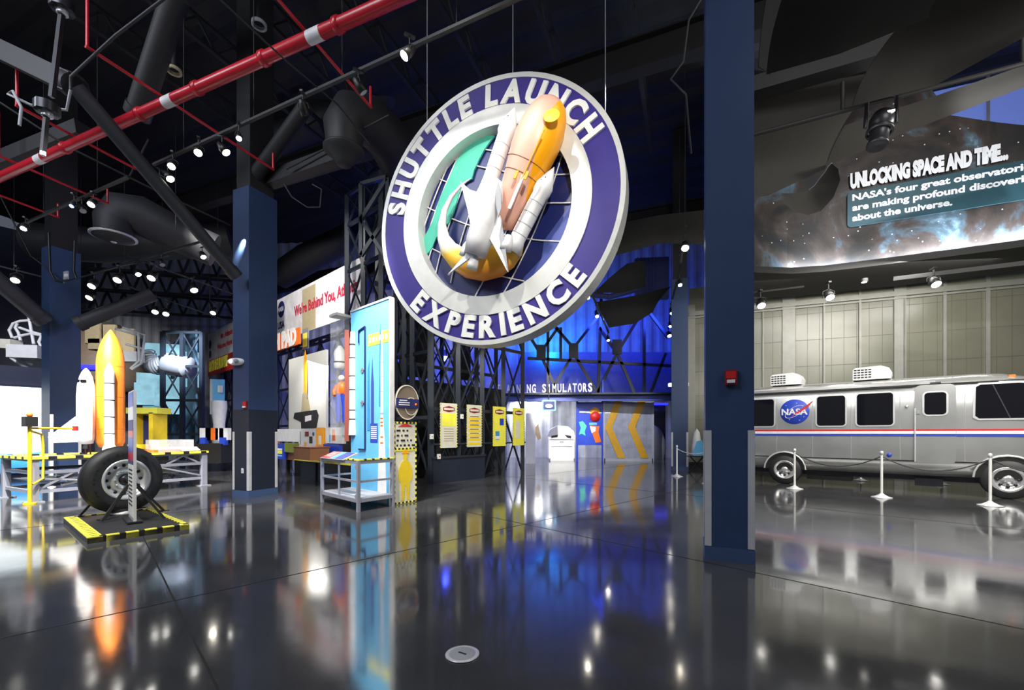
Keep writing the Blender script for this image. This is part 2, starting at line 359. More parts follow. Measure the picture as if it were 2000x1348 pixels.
# ------------------------------------------------------------------ braces
def brace(name, label, p, q, w_, h_, m='brace_grey'):
    t = thing(name, label, 'brace' if 'brace' in name else 'beam', p, 'grey steel braces and beams')
    p = Vector(p); q = Vector(q); d = (q-p).normalized()
    if name == 'steel_beam': MB().beam(p, q, w_*.8, h_, m).build('bar', t)
    else: MB().tube([p, q], w_/2, m, 16).build('bar', t)
    MB().tube([p, p+d*.18], w_*.56, m, 16).build('end_collar', t)
    return t
p = at(462, 540, 9.35); q = at(148, 170, 6.9)
brace('steel_brace', 'thick round grey brace rising left from the middle column across the red pipe', p, q, .25, .25)
q2 = at(-80, 60, 7.6); brace('steel_beam', 'wide grey beam joining the thick brace at the upper left corner', q, q2, .34, .3, 'charcoal')
brace('steel_brace', 'flat faint brace rising into the dark left of the middle column', at(268, 225, 8.6), at(345, -10, 7.6), .4, .2, 'charcoal')
brace('steel_brace', 'faint brace rising right from the top of the middle column', at(490, 355, 9.9), at(600, 205, 9.0), .3, .2, 'charcoal')
brace('steel_brace', 'grey brace rising left from the far left column', at(88, 628, 12.4), at(-20, 535, 11.3), .42, .3)
brace('steel_brace', 'grey brace rising right from the far left column above the orange tank', at(150, 634, 12.9), at(300, 575, 13.8), .4, .3)
brace('steel_beam', 'grey beam right of the middle column running toward the hanging duct', at(505, 360, 10.2), at(700, 290, 9.0), .3, .3, 'charcoal')
brace('steel_beam', 'grey beam at the far left top behind the hanging lamp', at(-20, 330, 9.5), at(165, 255, 9.0), .42, .3, 'charcoal')

# ------------------------------------------------------------------ pipes
def pipe(label, p, q, r, m='red_pipe', coup=(), stickers=(), drops=(), name='sprinkler_pipe'):
    p = Vector(p); q = Vector(q); d = (q-p).normalized(); Lh = (q-p).length
    t = thing(name, label, 'pipe', p)
    MB().tube([p, q], r, m, 18).build('pipe_run', t)
    for c in coup:
        k = p+d*c; MB().tube([k-d*.05, k-d*.04, k+d*.04, k+d*.05], [r, r*1.22, r*1.22, r], m, 18).build('coupling', t)
    for c in stickers:
        k = p+d*c; x = d.cross(UP).normalized(); MB().tube([k-d*.12, k+d*.12], r*1.02, 'white', 16).build('pipe_label', t)
    for c, h in drops:
        k = p+d*c; MB().tube([k, k+UP*h], r*.9, m, 10).build('riser', t)
    return t
p = at(-60, 382, 9.65); q = at(880, -45, 5.2); q.z = p.z = 7.0
p = Vector((-12.6, 9.85, 7.0)); q = Vector((5.3, 2.78, 7.0))
MP = pipe('large red sprinkler main crossing the ceiling at the upper left', p, q, .085, coup=(1.1, 4.2, 6.6, 8.1, 9.6, 11.0, 12.4, 14.6, 16.8), stickers=(3.3, 7.4, 10.6))
def branch(label, p1, p2, h=7.1, up=None):
    z = h; P1 = at(p1[0], p1[1], (z-EYE)*FP/(HY-p1[1])); P2 = at(p2[0], p2[1], (z-EYE)*FP/(HY-p2[1]))
    return pipe(label, P1, P2, .024, drops=((.02, .9 if up is None else up), ((P2-P1).length-.02, .35)))
branch('thin red branch pipe crossing the main above the bright double lamps', (167, 90), (535, 332), 7.16)
branch('thin red branch pipe from the far left lamp down to the round brace', (30, 205), (265, 330), 7.16)
branch('thin red branch pipe at the left edge under the red main', (-5, 303), (212, 398), 7.16)
branch('lowest thin red branch pipe at the left edge', (-5, 380), (115, 425), 7.16)
branch('thin red branch pipe crossing the main at the top centre left', (540, -5), (725, 210), 7.16)
# conduits
def conduit(label, pts, r=.02, m='brace_grey'):
    t = MB().tube(pts, r, m, 8); o = t.build('conduit', None, pts[0]); return tag(o, label, 'conduit', 'dark ceiling conduits')
conduit('grey conduit rising diagonally right from the round brace', [at(138, 175, 6.6), at(138, 150, 6.6), at(225, 70, 6.2), at(330, -10, 5.9)])
conduit('thin dark wire crossing in front of the red main', [at(420, -10, 5.5), at(560, 120, 6.0), at(660, 205, 6.6), at(720, 280, 7.2)], .012, 'charcoal')
conduit('dark cable from the left edge passing behind the middle column', [at(0, 200, 8), at(130, 285, 8.5), at(300, 370, 9.2), at(450, 440, 10.4)], .02, 'charcoal')
conduit('curled cable loop beside the hanging lamp at the far left', [at(38, 245, 6.4), at(42, 210, 6.4), at(25, 178, 6.4), at(15, 183, 6.4), at(60, 205, 6.5), at(130, 215, 6.7), at(138, 175, 6.6)], .02, 'mid_grey')
conduit('tangled cables hanging right of the middle column', [at(555, 360, 9), at(570, 385, 9), at(600, 405, 9), at(625, 405, 9), at(628, 370, 9), at(610, 360, 9)], .014, 'brace_grey')
conduit('thin cable hanging left of the front column', [at(1372, -5, 6), at(1345, 40, 6), at(1335, 120, 6), at(1310, 155, 6), at(1340, 185, 6), at(1345, 250, 6.2), at(1350, 300, 6.4)], .013, 'brace_grey')
conduit('long pale conduit slanting above the left lamps', [at(290, 272, 9), at(250, 350, 9.3), at(85, 416, 9.8)], .016, 'charcoal')
# hanging strut with clamp brackets at the upper left
t = thing('hanging_strut', 'slim vertical steel strut with clamps hanging at the upper left', 'strut', at(100, 200, 5.6))
MB().beam(at(122, 15, 5.6), at(101, 190, 5.6), .05, .05, 'dark_metal').build('upper_rod', t)
MB().beam(at(92, 215, 5.6), at(84, 298, 5.6), .05, .04, 'dark_metal').build('lower_rod', t)
for py, px in ((10, 122), (210, 92)):
    g = MB(); k = at(px, py, 5.6); g.cyl(k-UP*.07, UP, .13, .12, 'dark_metal', 8); g.cyl(k-UP*.12, UP, .06, .06, 'steel', 10); g.build('clamp', t)
MB().cyl(at(84, 304, 5.6), UP, .03, .05, 'white', 10).build('end_cap', t)

# ducts
def duct(label, pts, rs, m='duct', bands=True):
    t = thing('air_duct', label, 'duct', pts[0], 'round air ducts')
    MB().tube(pts, rs, m, 24).build('duct_run', t); return t
p = at(690, 225, 9)
t = duct('dark round duct elbow with nozzle hanging left of the round sign', [at(790, 330, 11.5), at(755, 270, 10), at(715, 232, 9.1), at(685, 225, 8.8), at(672, 250, 8.7), at(672, 290, 8.7)], [.55, .5, .46, .42, .40, .34])
MB().lathe([(.34, 0), (.40, -.02), (.40, -.06), (.30, -.12), (.16, -.30), (.14, -.34), (.0, -.34)], at(672, 290, 8.7), UP, 'duct', 24).build('nozzle', t)
t = duct('grey round duct elbow with silver nozzle ring above the left exhibits', [at(420, 490, 13.5), at(340, 455, 13), at(270, 420, 12.4), at(235, 412, 12.2), at(222, 432, 12.1), at(222, 458, 12.1)], [.5, .52, .55, .5, .45, .42], 'brace_grey')
MB().lathe([(.42, 0), (.50, -.03), (.46, -.10), (.30, -.16), (.14, -.22), (0, -.22)], at(222, 458, 12.1), UP, 'brace_grey', 24).build('nozzle', t); MB().lathe([(.46, 0), (.53, -.02), (.53, -.05), (.46, -.06)], at(222, 460, 12.1), UP, 'steel', 28).build('nozzle_ring', t); MB().ball(at(222, 467, 12.1), .12, 'steel').build('nozzle_tip', t)
duct('long dark duct crossing low behind the left lamps', [at(60, 470, 15), at(200, 480, 15.5), at(450, 470, 17)], [.6, .6, .6], 'charcoal')
duct('curved dark duct behind the banner lattice', [at(545, 540, 20.5), at(600, 505, 20), at(660, 475, 19.5), at(700, 450, 19)], [.6, .65, .6, .5], 'black_paint')
duct('dark duct running across the ceiling above the round sign', [at(480, 300, 16), at(900, 120, 15), at(1380, 10, 14)], [.5, .5, .5], 'charcoal')
# ------------------------------------------------------------------ track lights
TILT = math.radians(38)
def lamp_proto(glow, r=.075, tilt=TILT):
    t = thing('track_spotlight', 'x', 'spotlight', (0, 0, 0), 'track spotlights', world=False)
    ax = Vector((0, math.sin(tilt), -math.cos(tilt)))      # beam direction, local +Y
    g = MB(); g.tube([(0, 0, .22), (0, 0, .10)], .012, 'black', 8); g.box((0, 0, .23), (.05, .16, .03), 'black')
    g.build('bracket', t)
    g = MB(); x = Vector((1, 0, 0))
    g.tube([Vector((0, 0, .10)), x*.09*r/.075+UP*.05, x*.095*r/.075-UP*.0+ax*.02], .008, 'black', 6); g.tube([Vector((0, 0, .10)), x*-.09*r/.075+UP*.05, x*-.095*r/.075+ax*.02], .008, 'black', 6); g.build('yoke', t)
    MB().lathe([(0, -.10), (r*.6, -.10), (r*.75, -.04), (r, .02), (r, .14), (r*.93, .14), (r*.93, .125), (0, .125)], (0, 0, 0), ax, 'black', 20).build('can', t)
    MB().lathe([(0, .133), (r*.9, .133)], (0, 0, 0), ax, glow, 20).build('lens', t)
    return t
PR = {'hot': lamp_proto('lamp_glow'), 'soft': lamp_proto('lamp_soft', .085), 'off': lamp_proto('mid_grey'), 'small': lamp_proto('lamp_glow', .05), 'blue': lamp_proto('blue_glow', .05)}
used = set()
def lamp(kind, px, py, Y, az, label, e=0, s=1.0):
    root = PR[kind]; p = at(px, py, Y); rz = -math.radians(az)
    if kind not in used: used.add(kind); root.location = p; root.rotation_euler = (0, 0, rz); root['label'] = label; o = root
    else: o = dup(root, p, rz, label)
    o.scale = (s,)*3
    if e:
        l = bpy.data.lights.new('beam', 'SPOT'); l.energy = e; l.color = (1, .93, .82); l.spot_size = 1.1; l.spot_blend = .7; l.shadow_soft_size = .06
        b = bpy.data.objects.new('beam', l); C.objects.link(b); d = Vector((math.sin(math.radians(az))*math.sin(TILT), math.cos(math.radians(az))*math.sin(TILT), -math.cos(TILT)))
        b.location = p+d*.2; b.rotation_euler = d.to_track_quat('-Z', 'Y').to_euler()
    return o
H1 = 6.35
def yh(py, h=H1): return FP*(h-EYE)/(HY-py)
def track(label, p1, p2, h=H1, drops=3):
    a_ = at(p1[0], p1[1], yh(p1[1], h)); b_ = at(p2[0], p2[1], yh(p2[1], h)); L_ = (b_-a_).length; d = (b_-a_)/L_
    t = thing('lighting_track', label, 'lighting track', a_, 'lighting tracks')
    MB().beam(a_, b_, .05, .04, 'black_paint').build('rail', t)
    g = MB()
    for i in range(drops): k = a_+d*L_*(i+.5)/drops; MB().tube([k, k+UP*(3.8)], .006, 'charcoal', 6).build('hanger_rod', t)
    return t
H1_ = H1+.22
track('long black lighting track from the double lamps up past the brightest lamp', (300, 322), (1030, -12), H1_, 4)
track('black lighting track at the far left above the lamp with rays', (40, 440), (252, 345), H1_, 2)
track('black lighting track crossing in front of the left column to the right', (120, 552), (400, 470), H1_, 3)
track('black lighting track from the left edge to the left column', (-10, 518), (128, 552), H1_, 2)
track('distant black track behind the left lamps', (250, 500), (470, 580), H1_, 2)
track('distant lower black track left of the middle column', (240, 556), (452, 630), H1_, 2)
LL = [('hot', 800, 100, None, -120, 'brightest lamp, up left of the round sign', 0),
 ('off', 700, 165, None, 60, 'spotlight with white lens just left of the brightest lamp', 0),
 ('off', 592, 208, None, 0, 'dark unlit spotlight on the long track', 0),
 ('hot', 388, 293, None, 150, 'very bright lamp right of the round brace', 0),
 ('soft', 434, 288, None, 90, 'spotlight with visible lens right of the very bright lamp', 0),
 ('small', 467, 265, None, 150, 'small bright lamp at the end of the long track', 0),
 ('hot', 338, 320, None, 160, 'bright lamp against the round brace', 0),
 ('soft', 312, 350, None, 180, 'lamp with round lens, lower of the pair on the round brace', 0),
 ('soft', 328, 342, None, 110, 'lamp with slim lens beside the round brace', 0),
 ('hot', 50, 442, None, 160, 'bright rayed lamp at the far left edge', 0),
 ('blue', 145, 398, None, 170, 'small bluish lamp left on the far left track', 0),
 ('off', 160, 406, None, 120, 'dark spotlight in the middle of the far left track', 0),
 ('soft', 183, 395, None, 170, 'lamp with round white lens on the far left track', 0),
 ('soft', 33, 541, None, 150, 'round lens lamp left of the left column', 0),
 ('soft', 395, 497, None, 120, 'white lens lamp left of the middle column', 0),
 ('soft', 268, 531, None, 120, 'third lens lamp right of the left column', 0),
 ('soft', 234, 541, None, 170, 'second lens lamp right of the left column', 0),
 ('soft', 300, 537, None, 170, 'lens lamp hanging below the left column track', 0),
 ('soft', 184, 553, None, 170, 'first lens lamp right of the left column', 0),
 ('soft', 180, 576, None, 180, 'lens lamp under the first one by the left column', 0),
 ('off', 315, 512, None, 120, 'unlit spotlight on the left column track', 0),
 ('soft', 376, 560, None, 120, 'lens lamp on the distant track near the middle column', 0),
 ('soft', 304, 604, None, 150, 'small lens lamp low left of the banner lattice', 0),
 ('soft', 325, 608, None, 150, 'small lens lamp low beside its twin, nearer the banner', 0),
 ('hot', 419, 606, None, 170, 'bright rayed lamp left of the middle column above the white banner', 0)]
for k, px, py, Y, az, lab, e in LL:
    Y = yh(py, H1 if py < 500 else 5.9); lamp(k, px, py, Y, az, lab+' in the ceiling', e, .85 if Y < 12 else 1.25)
def line_track(label, rows, h):
    ps = []
    for k, px, py, az, lab in rows:
        Y = yh(py, h); lamp(k, px, py, Y, az, lab, 0, 1.3); ps.append(at(px, py, Y)+UP*.31)
    d = (ps[-1]-ps[0]).normalized(); t = thing('lighting_track', label, 'lighting track', ps[0], 'lighting tracks')
    for a_, b_ in zip([ps[0]-d*.4]+ps, ps+[ps[-1]+d*.4]): MB().beam(a_, b_, .06, .05, 'black_paint').build('rail', t)
    for p in ps: MB().tube([p, p+UP*4.5], .008, 'charcoal', 6).build('hanger_rod', t)
line_track('black lighting track right of the round sign with three lamps', [('small', 1147, 575, 180, 'top bright lamp of three in a row right of the round sign'), ('small', 1165, 612, 180, 'middle bright lamp of three in a row right of the round sign'), ('small', 1187, 660, 180, 'lowest bright lamp of three in a row right of the round sign')], 5.6)
line_track('black lighting track left of the front column with five lamps', [('hot', 1338, 478, 200, 'very bright lamp just left of the front column'), ('small', 1327, 551, 190, 'second bright lamp below the very bright one left of the front column'),
 ('small', 1311, 607, 190, 'third bright lamp down left of the front column'), ('small', 1308, 633, 190, 'fourth bright lamp down left of the front column'), ('soft', 1306, 652, 180, 'lowest lens lamp left of the front column')], 6.35)
# soffit lamps over the van
for k, px, py, Y, lab in (('soft', 1485, 590, 13.4, 'black can lamp under the curved soffit right beside the front column'), ('soft', 1618, 574, 13.4, 'black can lamp under the curved soffit above the camper roof'), ('soft', 1823, 548, 12.4, 'wide black can lamp under the curved soffit at the right')):
    lamp(k, px, py, Y, 195, lab, 0, 1.5)
for px, py, lab in ((1688, 551, 'tiny recessed lamp in the curved soffit above the rear air conditioner'), (1968, 519, 'tiny recessed lamp in the curved soffit near the right edge')):
    p = at(px, py, 13.3); t = thing('recessed_lamp', lab, 'ceiling lamp', p, 'recessed soffit lamps')
    MB().cyl(p, UP, .10, .10, 'black', 16).build('can', t); MB().cyl(p-UP*.012, UP, .07, .01, 'lamp_soft', 16).build('lens', t)
# moving head projector
p = at(1722, 235, 7.2)
t = thing('stage_projector', 'black moving stage light hanging from the pipe in front of the space mural', 'stage light', p)
d = Vector((-.25, -.1, -1)).normalized(); x = Vector((.9, -.3, 0)).normalized()
MB().lathe([(0, -.1), (.13, -.1), (.17, 0), (.17, .14), (.14, .17), (.13, .42), (.15, .46), (.15, .50), (.12, .5), (0, .48)], p-d*.02, d, 'dark_metal', 20).build('head', t)
g = MB(); g.tube([p+UP*.42, p+UP*.36+x*.2, p+x*.22+d*.1], .03, 'dark_metal', 8); g.tube([p+UP*.42, p+UP*.36-x*.2, p-x*.22+d*.1], .03, 'dark_metal', 8); g.build('yoke', t)
MB().cyl(p+UP*.40, UP, .09, .12, 'black', 14).build('clamp', t)
MB().obox(p-d*.03-Vector((0, .16, 0)), x*.05, Vector((0, .02, 0)), UP*.015, 'lamp_soft').build('display', t)
MB().lathe([(.16, .2), (.19, .21), (.19, .25), (.16, .26)], p-d*.02, d, 'dark_metal', 20).build('heat_sink_ring', t)
# blue lamps, and one glowing bead for a wall reflection
for px, py, Y, lab in ((870, 700, 17, 'glowing blue lamp in the lattice below the round sign'), (822, 708, 16, 'small glowing blue lamp left of the brighter blue one'), (820, 684, 16.5, 'smallest blue lamp above its twin in the lattice')):
    p = at(px, py, Y); t = thing('blue_lamp_or_glint', lab, 'lamp', p, 'blue lamps in the lattice')
    MB().ball(p, .11, 'blue_glow').build('bulb', t); MB().cyl(p+UP*.08, UP, .07, .25, 'black', 12).build('socket', t)
    point('blue_point', p-Vector((0, .3, 0)), 60, BL, .1)
p = at(1742, 628, 17.0-.6); t = thing('blue_lamp_or_glint', 'tiny glowing bead for a blue reflection on the panelled wall above the camper', 'lamp', p, None)
MB().ball(p, .07, 'blue_glow').build('bulb', t); MB().lathe([(.09, 0), (.16, -.02), (.17, .06), (.09, .08)], p, A, 'mullion', 16).build('glint_ring', t)  # glowing bead and ring stand in for a blue reflection, no lamp here

# ------------------------------------------------------------------ round hanging sign
SC = Vector((-.331, 6.3, 4.719)); SR = 1.964; SU = dirv(112.42); SN = SU.cross(UP)       # SN points to the viewer
def S(s, z, d=0): return SC+SU*s*SR+UP*z*SR+SN*d
EYEP = Vector((0, 0, EYE)); DPL = (SC-EYEP).dot(-SN)
def SS(s, z, d):                                   # relief point in front of the disc, in line with its place in the emblem
    return EYEP+(S(s, z)-EYEP)*(1-d/DPL)
def plane(pts, d):
    out = []
    for a, b in pts: v_ = SS(a, b, d)-SC; out.append((v_.dot(SU), v_.z))
    return out
t = thing('round_sign', 'large round hanging sign reading SHUTTLE LAUNCH EXPERIENCE with a raised shuttle', 'sign', SC)
SG = t
MB().ring(SR*.965, SR, SC-SN*.28, SU, UP, .285, 'silver_paint', 96).build('outer_rim', t)
MB().ring(SR*.77, SR*.967, SC-SN*.05, SU, UP, .045, 'purple', 96).build('lettering_band', t)
g = MB(); g.ring(SR*.635, SR*.775, SC-SN*.20, SU, UP, .215, 'silver_paint', 96); g.build('inner_ring', t)
MB().prism([(SR*.96*math.cos(a*PI/48), SR*.96*math.sin(a*PI/48)) for a in range(96)], SC-SN*.26, SU, UP, .07, 'deepblue').build('back_disc', t)
# globe grid
g = MB()
def arc(pts, r=.011, m='white', d=-.17):
    out = []
    for i in range(len(pts)-1):
        for k in range(6): out.append((pts[i][0]+(pts[i+1][0]-pts[i][0])*k/6, pts[i][1]+(pts[i+1][1]-pts[i][1])*k/6))
    out.append(pts[-1]); g.tube([S(a, b, d) for a, b in out if math.hypot(a, b) < .66], r, m, 6)
def curve(x0, x1, k):
    pass
for i, o in enumerate((-.62, -.58, -.535, -.48, -.42, -.34, -.24, -.08, .12, .36, .62)):
    pts = []
    for j in range(21):
        y = -.7+1.4*j/20; x = o+y*.42+.16*(1-(y/.7)**2)*(-1 if o < 0 else 1)*.6
        if math.hypot(x, y) < .65: pts.append((x, y))
    if len(pts) > 1: g.tube([SS(a, b, -.17) for a, b in pts], .011, 'white', 6)
for o in (-.62, -.36, -.05, .22, .42, .56):
    pts = []
    for j in range(21):
        x = -.7+1.4*j/20; y = o-x*.42-.10*(1-(x/.7)**2)
        if math.hypot(x, y) < .65: pts.append((x, y))
    if len(pts) > 1: g.tube([SS(a, b, -.17) for a, b in pts], .011, 'white', 6)
g.build('globe_grid', t)
land = [(.04, .56), (-.06, .585), (-.14, .57), (-.24, .50), (-.29, .44), (-.33, .36), (-.40, .25), (-.44, .18), (-.50, .02), (-.60, -.12), (-.61, -.20), (-.56, -.24), (-.50, -.18), (-.47, -.12), (-.42, -.06), (-.385, -.03), (-.35, -.02), (-.31, .06), (-.27, .16), (-.24, .24), (-.20, .27), (-.15, .28), (-.13, .34), (-.09, .41), (-.04, .48)]
MB().prism(plane(land, -.15), SC-SN*.175, SU, UP, .03, 'teal').build('green_continent', t)
MB().prism([(a*SR, b*SR) for a, b in [(.62, .0), (.63, -.10), (.60, -.2), (.42, -.46), (.30, -.55), (.22, -.58), (.24, -.5), (.38, -.38), (.40, -.25)]], SC-SN*.18, SU, UP, .005, 'bluesteel').build('sea_highlight', t)
# swoosh
cl = [(-.16, .285, .004), (-.24, .25, .010), (-.33, .18, .016), (-.39, .09, .022), (-.415, -.02, .032), (-.40, -.13, .05), (-.35, -.23, .072), (-.27, -.31, .09), (-.17, -.37, .105), (-.06, -.395, .115), (.05, -.385, .115), (.13, -.35, .105), (.19, -.30, .085), (.22, -.25, .06), (.22, -.2, .02)]
m = mat('swoosh', (1, .7, .1), .4); n_, L_ = nodes(m); tcn = n_.new('ShaderNodeTexCoord'); sx = n_.new('ShaderNodeSeparateXYZ'); L_.new(tcn.outputs['Object'], sx.inputs[0])
mr = n_.new('ShaderNodeMapRange'); mr.inputs[1].default_value = -.95; mr.inputs[2].default_value = -.1; L_.new(sx.outputs['Z'], mr.inputs[0])
cr_ = n_.new('ShaderNodeValToRGB'); cr_.color_ramp.elements[0].color = (1, .36, .03, 1); cr_.color_ramp.elements[1].color = (.9, .9, .85, 1); cr_.color_ramp.elements[1].position = .62
for p_, c_ in ((.2, (1, .55, .05, 1)), (.42, (1, .62, .05, 1))): e_ = cr_.color_ramp.elements.new(p_); e_.color = c_
L_.new(mr.outputs[0], cr_.inputs[0]); L_.new(cr_.outputs[0], n_['Principled BSDF'].inputs['Base Color'])
g = MB(); g.tube([SS(a, b, .0) for a, b, r in cl], [r*SR for a, b, r in cl], 'swoosh', 20)
o = g.build('orange_swoosh', t)
# tank
T0 = Vector((.515, .70)); T1 = Vector((.09, -.15)); ax2 = (T1-T0).normalized(); axL = (T1-T0).length
axd = (SS(T1.x, T1.y, .10)-SS(T0.x, T0.y, .24)); aL = axd.length
m = mat('sign_tank', (.8, .4, .3), .4); n_, L_ = nodes(m); geo = n_.new('ShaderNodeTexCoord'); vm = n_.new('ShaderNodeVectorMath'); vm.operation = 'DOT_PRODUCT'
side = (SU*.90-UP*.43).normalized(); vm.inputs[1].default_value = side; L_.new(geo.outputs['Object'], vm.inputs[0])
# distance of a point from the tank axis along side
sub = n_.new('ShaderNodeMath'); sub.operation = 'SUBTRACT'; off_ = (SS(T0.x, T0.y, .24)-SC).dot(side); sub.inputs[1].default_value = off_+.135; L_.new(vm.outputs['Value'], sub.inputs[0])
gt = n_.new('ShaderNodeMath'); gt.operation = 'GREATER_THAN'; gt.inputs[1].default_value = 0; L_.new(sub.outputs[0], gt.inputs[0])
mx = n_.new('ShaderNodeMixRGB'); mx.inputs[1].default_value = (.78, .42, .33, 1); mx.inputs[2].default_value = (1, .42, .0, 1); L_.new(gt.outputs[0], mx.inputs[0]); L_.new(mx.outputs[0], n_['Principled BSDF'].inputs['Base Color'])
prof = [(.001, 0), (.10, .02), (.19, .08), (.26, .20), (.31, .38), (.325, .55), (.315, .72), (.285, .9), (.25, 1.1), (.215, 1.4), (.18, 1.6), (.15, aL*.97), (.0, aL)]
g = MB(); g.lathe(prof, SS(T0.x, T0.y, .24), axd, 'sign_tank', 32); TK = g.build('orange_tank', t)
g = MB(); q = SS(.485, .585, .50); g.lathe([(0, .012), (.095, .012), (.105, 0)], q, SN-UP*.05+axd.normalized()*-.35, 'bright_yellow', 24); g.build('nose_cap', TK)
g = MB(); axn = axd.normalized()
for f_, r_ in ((.88, .289), (1.04, .263)):
    g.lathe([(r_, -.006), (r_+.006, 0), (r_, .006)], SS(T0.x, T0.y, .24)+axn*f_, axn, 'brown', 32)
g.build('seam_lines', TK)
g = MB(); g.beam(SS(.43, .50, .575), SS(.20, .08, .40), .014, .014, 'amber', SN); g.build('centre_stripe', TK)
g = MB(); 
for f_ in (-.04, .04): g.obox(SS(.255+f_*1.0, .215-f_*.3, .50), side*.02, axn*.05, SN*.01, 'amber')
g.obox(SS(.215, .10, .43), side*.022, axn*.22, SN*.008, 'pale'); g.build('yellow_markings', TK)
# boosters
def booster(p0, p1, d0, d1, r, nm):
    a0 = SS(p0[0], p0[1], d0); a1 = SS(p1[0], p1[1], d1); v = a1-a0; l = v.length
    o = MB().lathe([(.001, 0), (r*.35, .07), (r*.8, .18), (r*1.12, .27), (r*1.12, .36), (r*.96, .40), (r*.96, l*.86), (r*1.0, l*.87), (r*1.25, l), (r*.9, l), (0, l*.96)], a0, v, 'white', 24).build(nm, t)
    g = MB()
    for f_ in (.42, .55, .68, .80): g.lathe([(r*.97, l*f_-.006), (r*1.0, l*f_), (r*.97, l*f_+.006)], a0, v, 'mid_grey', 24)
    g.build('joint_bands', o)
    g = MB(); vn = v.normalized(); sd = vn.cross(SN).normalized(); nn_ = sd.cross(vn)
    if nn_.dot(SN) < 0: nn_ = -nn_
    for a_, b_ in ((-.02, .20), (.02, .25), (-.03, .30), (.03, .31)): g.ball(a0+vn*b_+sd*a_+nn_*r*1.02, .008, 'charcoal')
    g.build('rivets', o)
    return o
booster((.205, .725), (-.045, .10), .16, .20, .115, 'left_booster')
booster((.505, .215), (.175, -.33), .12, .12, .115, 'right_booster')
# orbiter
n0 = SS(.065, .235, .46); n1 = SS(-.125, -.31, .40); v = n1-n0; l = v.length; vn = v.normalized()
ob = MB().lathe([(.001, 0), (.07, .03), (.12, .10), (.155, .25), (.175, .5), (.18, l*.8), (.15, l), (0, l)], n0, v, 'white', 24).build('orbiter', t)
sd = vn.cross(SN).normalized()
g = MB()
def pg(pts, d, th=.05): g.prism(plane(pts, d), SC+SN*d, SU, UP, th, 'white')
pg([(-.235, .265), (-.14, .17), (-.02, .12), (-.03, -.05), (-.14, -.12), (-.17, .03)], .36)
pg([(.06, .02), (.10, -.08), (.12, -.24), (.155, -.48), (.06, -.30), (-.02, -.16)], .40)
pg([(-.14, -.22), (-.23, -.32), (-.355, -.43), (-.22, -.36), (-.10, -.30)], .42, .03)
g.build('wings', ob)
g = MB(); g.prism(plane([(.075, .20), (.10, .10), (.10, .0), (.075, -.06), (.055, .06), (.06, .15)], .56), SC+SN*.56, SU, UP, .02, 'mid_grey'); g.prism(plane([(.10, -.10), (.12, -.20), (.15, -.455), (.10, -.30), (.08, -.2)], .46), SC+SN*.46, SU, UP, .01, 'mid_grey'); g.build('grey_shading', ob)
g = MB()
for a_, b_, r_ in ((-.135, -.36, .075), (-.20, -.25, .07), (.145, -.26, .08)):
    q = SS(a_, b_, .40); g.lathe([(r_*.5, -.10), (r_*.8, -.05), (r_, .02), (r_*1.05, .10), (r_*.8, .10), (0, .06)], q, vn, 'white', 18)
g.build('engine_bells', ob)
# lettering on arcs
def arc_text(txt, a0, a1, rb, rt, flip=False):
    ch = [c_ for c_ in txt]; wd = []
    for c_ in ch:
        if c_ == ' ': wd.append(.42); continue
        vs_, _ = glyphs(c_, .045); wd.append(max(v_[0] for v_ in vs_)-min(v_[0] for v_ in vs_)+.13)
    tot = sum(wd); pos = 0; g = MB()
    for c_, w_ in zip(ch, wd):
        a_ = a0+(a1-a0)*(pos+w_/2)/tot; pos += w_
        if c_ == ' ': continue
        ar = math.radians(a_); er = SU*math.cos(ar)+UP*math.sin(ar); et = SU*math.sin(ar)-UP*math.cos(ar)
        if flip: ux, uy, r_ = -et, -er, rt
        else: ux, uy, r_ = et, er, rb
        arcw = abs(a1-a0)/180*PI*(rb+rt)/2*SR/tot*(w_-.13)*.94
        g.text(c_, (rt-rb)*SR, SC+er*(r_*SR), ux, uy, 'pale', .03, 'CENTER', arcw, .045, -.004)
    g.build('lettering', t)
arc_text('SHUTTLE LAUNCH', 172, 23, .785, .94)
arc_text('EXPERIENCE', -140, -37, .785, .94, True)
g = MB()
for a_, b_ in ((.16, .98), (-.6, .76), (.85, .5)): g.tube([S(a_, b_, -.14), S(a_, b_, -.14)+UP*(CZ-.4-SC.z-b_*SR)], .006, 'mid_grey', 6)
g.build('suspension_wires', t)
# ------------------------------------------------------------------ silver camper van
VF = Vector((10.84, 9.37, 0)); VX = Vector((.737, -.677, 0)).normalized(); VN = Vector((-.677, -.737, 0)).normalized()
def V(s, z, d=0): return VF+VX*s+UP*z+VN*d       # d = out of the near side
VW = 2.42
V0 = thing('camper_van', 'long silver aluminium camper van with red white and blue stripe', 'van', V(-2, 0, -VW/2))
mat('van_skin', (.66, .67, .665), .24, .72, var=.22, scale=1.3, bump=.04)
def sect(k=1.0, zt=2.87):
    h = VW/2; return [(h-.22, .42), (h-.06, .60), (h-.0, .78), (h, 1.2), (h, 2.0), (h-.015, 2.45), (h-.05, 2.60), (h-.16, 2.72), (h-.36, 2.81), (h-.7, zt-.01), (.3, zt), (0, zt+.005)]
st = [(-5.95, .80, .86), (-5.88, .9, .93), (-5.7, .97, .985), (-5.4, 1, 1), (-4.6, 1, 1), (-3.7, 1, 1), (-2.2, 1, 1), (-1.45, 1, 1), (-.75, 1, 1), (-.45, 1, 1), (0, 1, .985), (.35, .99, .95), (.7, .97, .90), (1.0, .93, .84), (1.25, .86, .72), (1.38, .78, .6)]
base = sect(); prof = [(-a, z) for a, z in base[:0:-1][::-1]]
ring_ = base+[(-a, z) for a, z in base[-2::-1]]
vs = []; fs = []
for s_, kw, kh in st:
    for a, z in ring_: vs.append(V(s_, .42+(z-.42)*kh, -VW/2+a*kw))
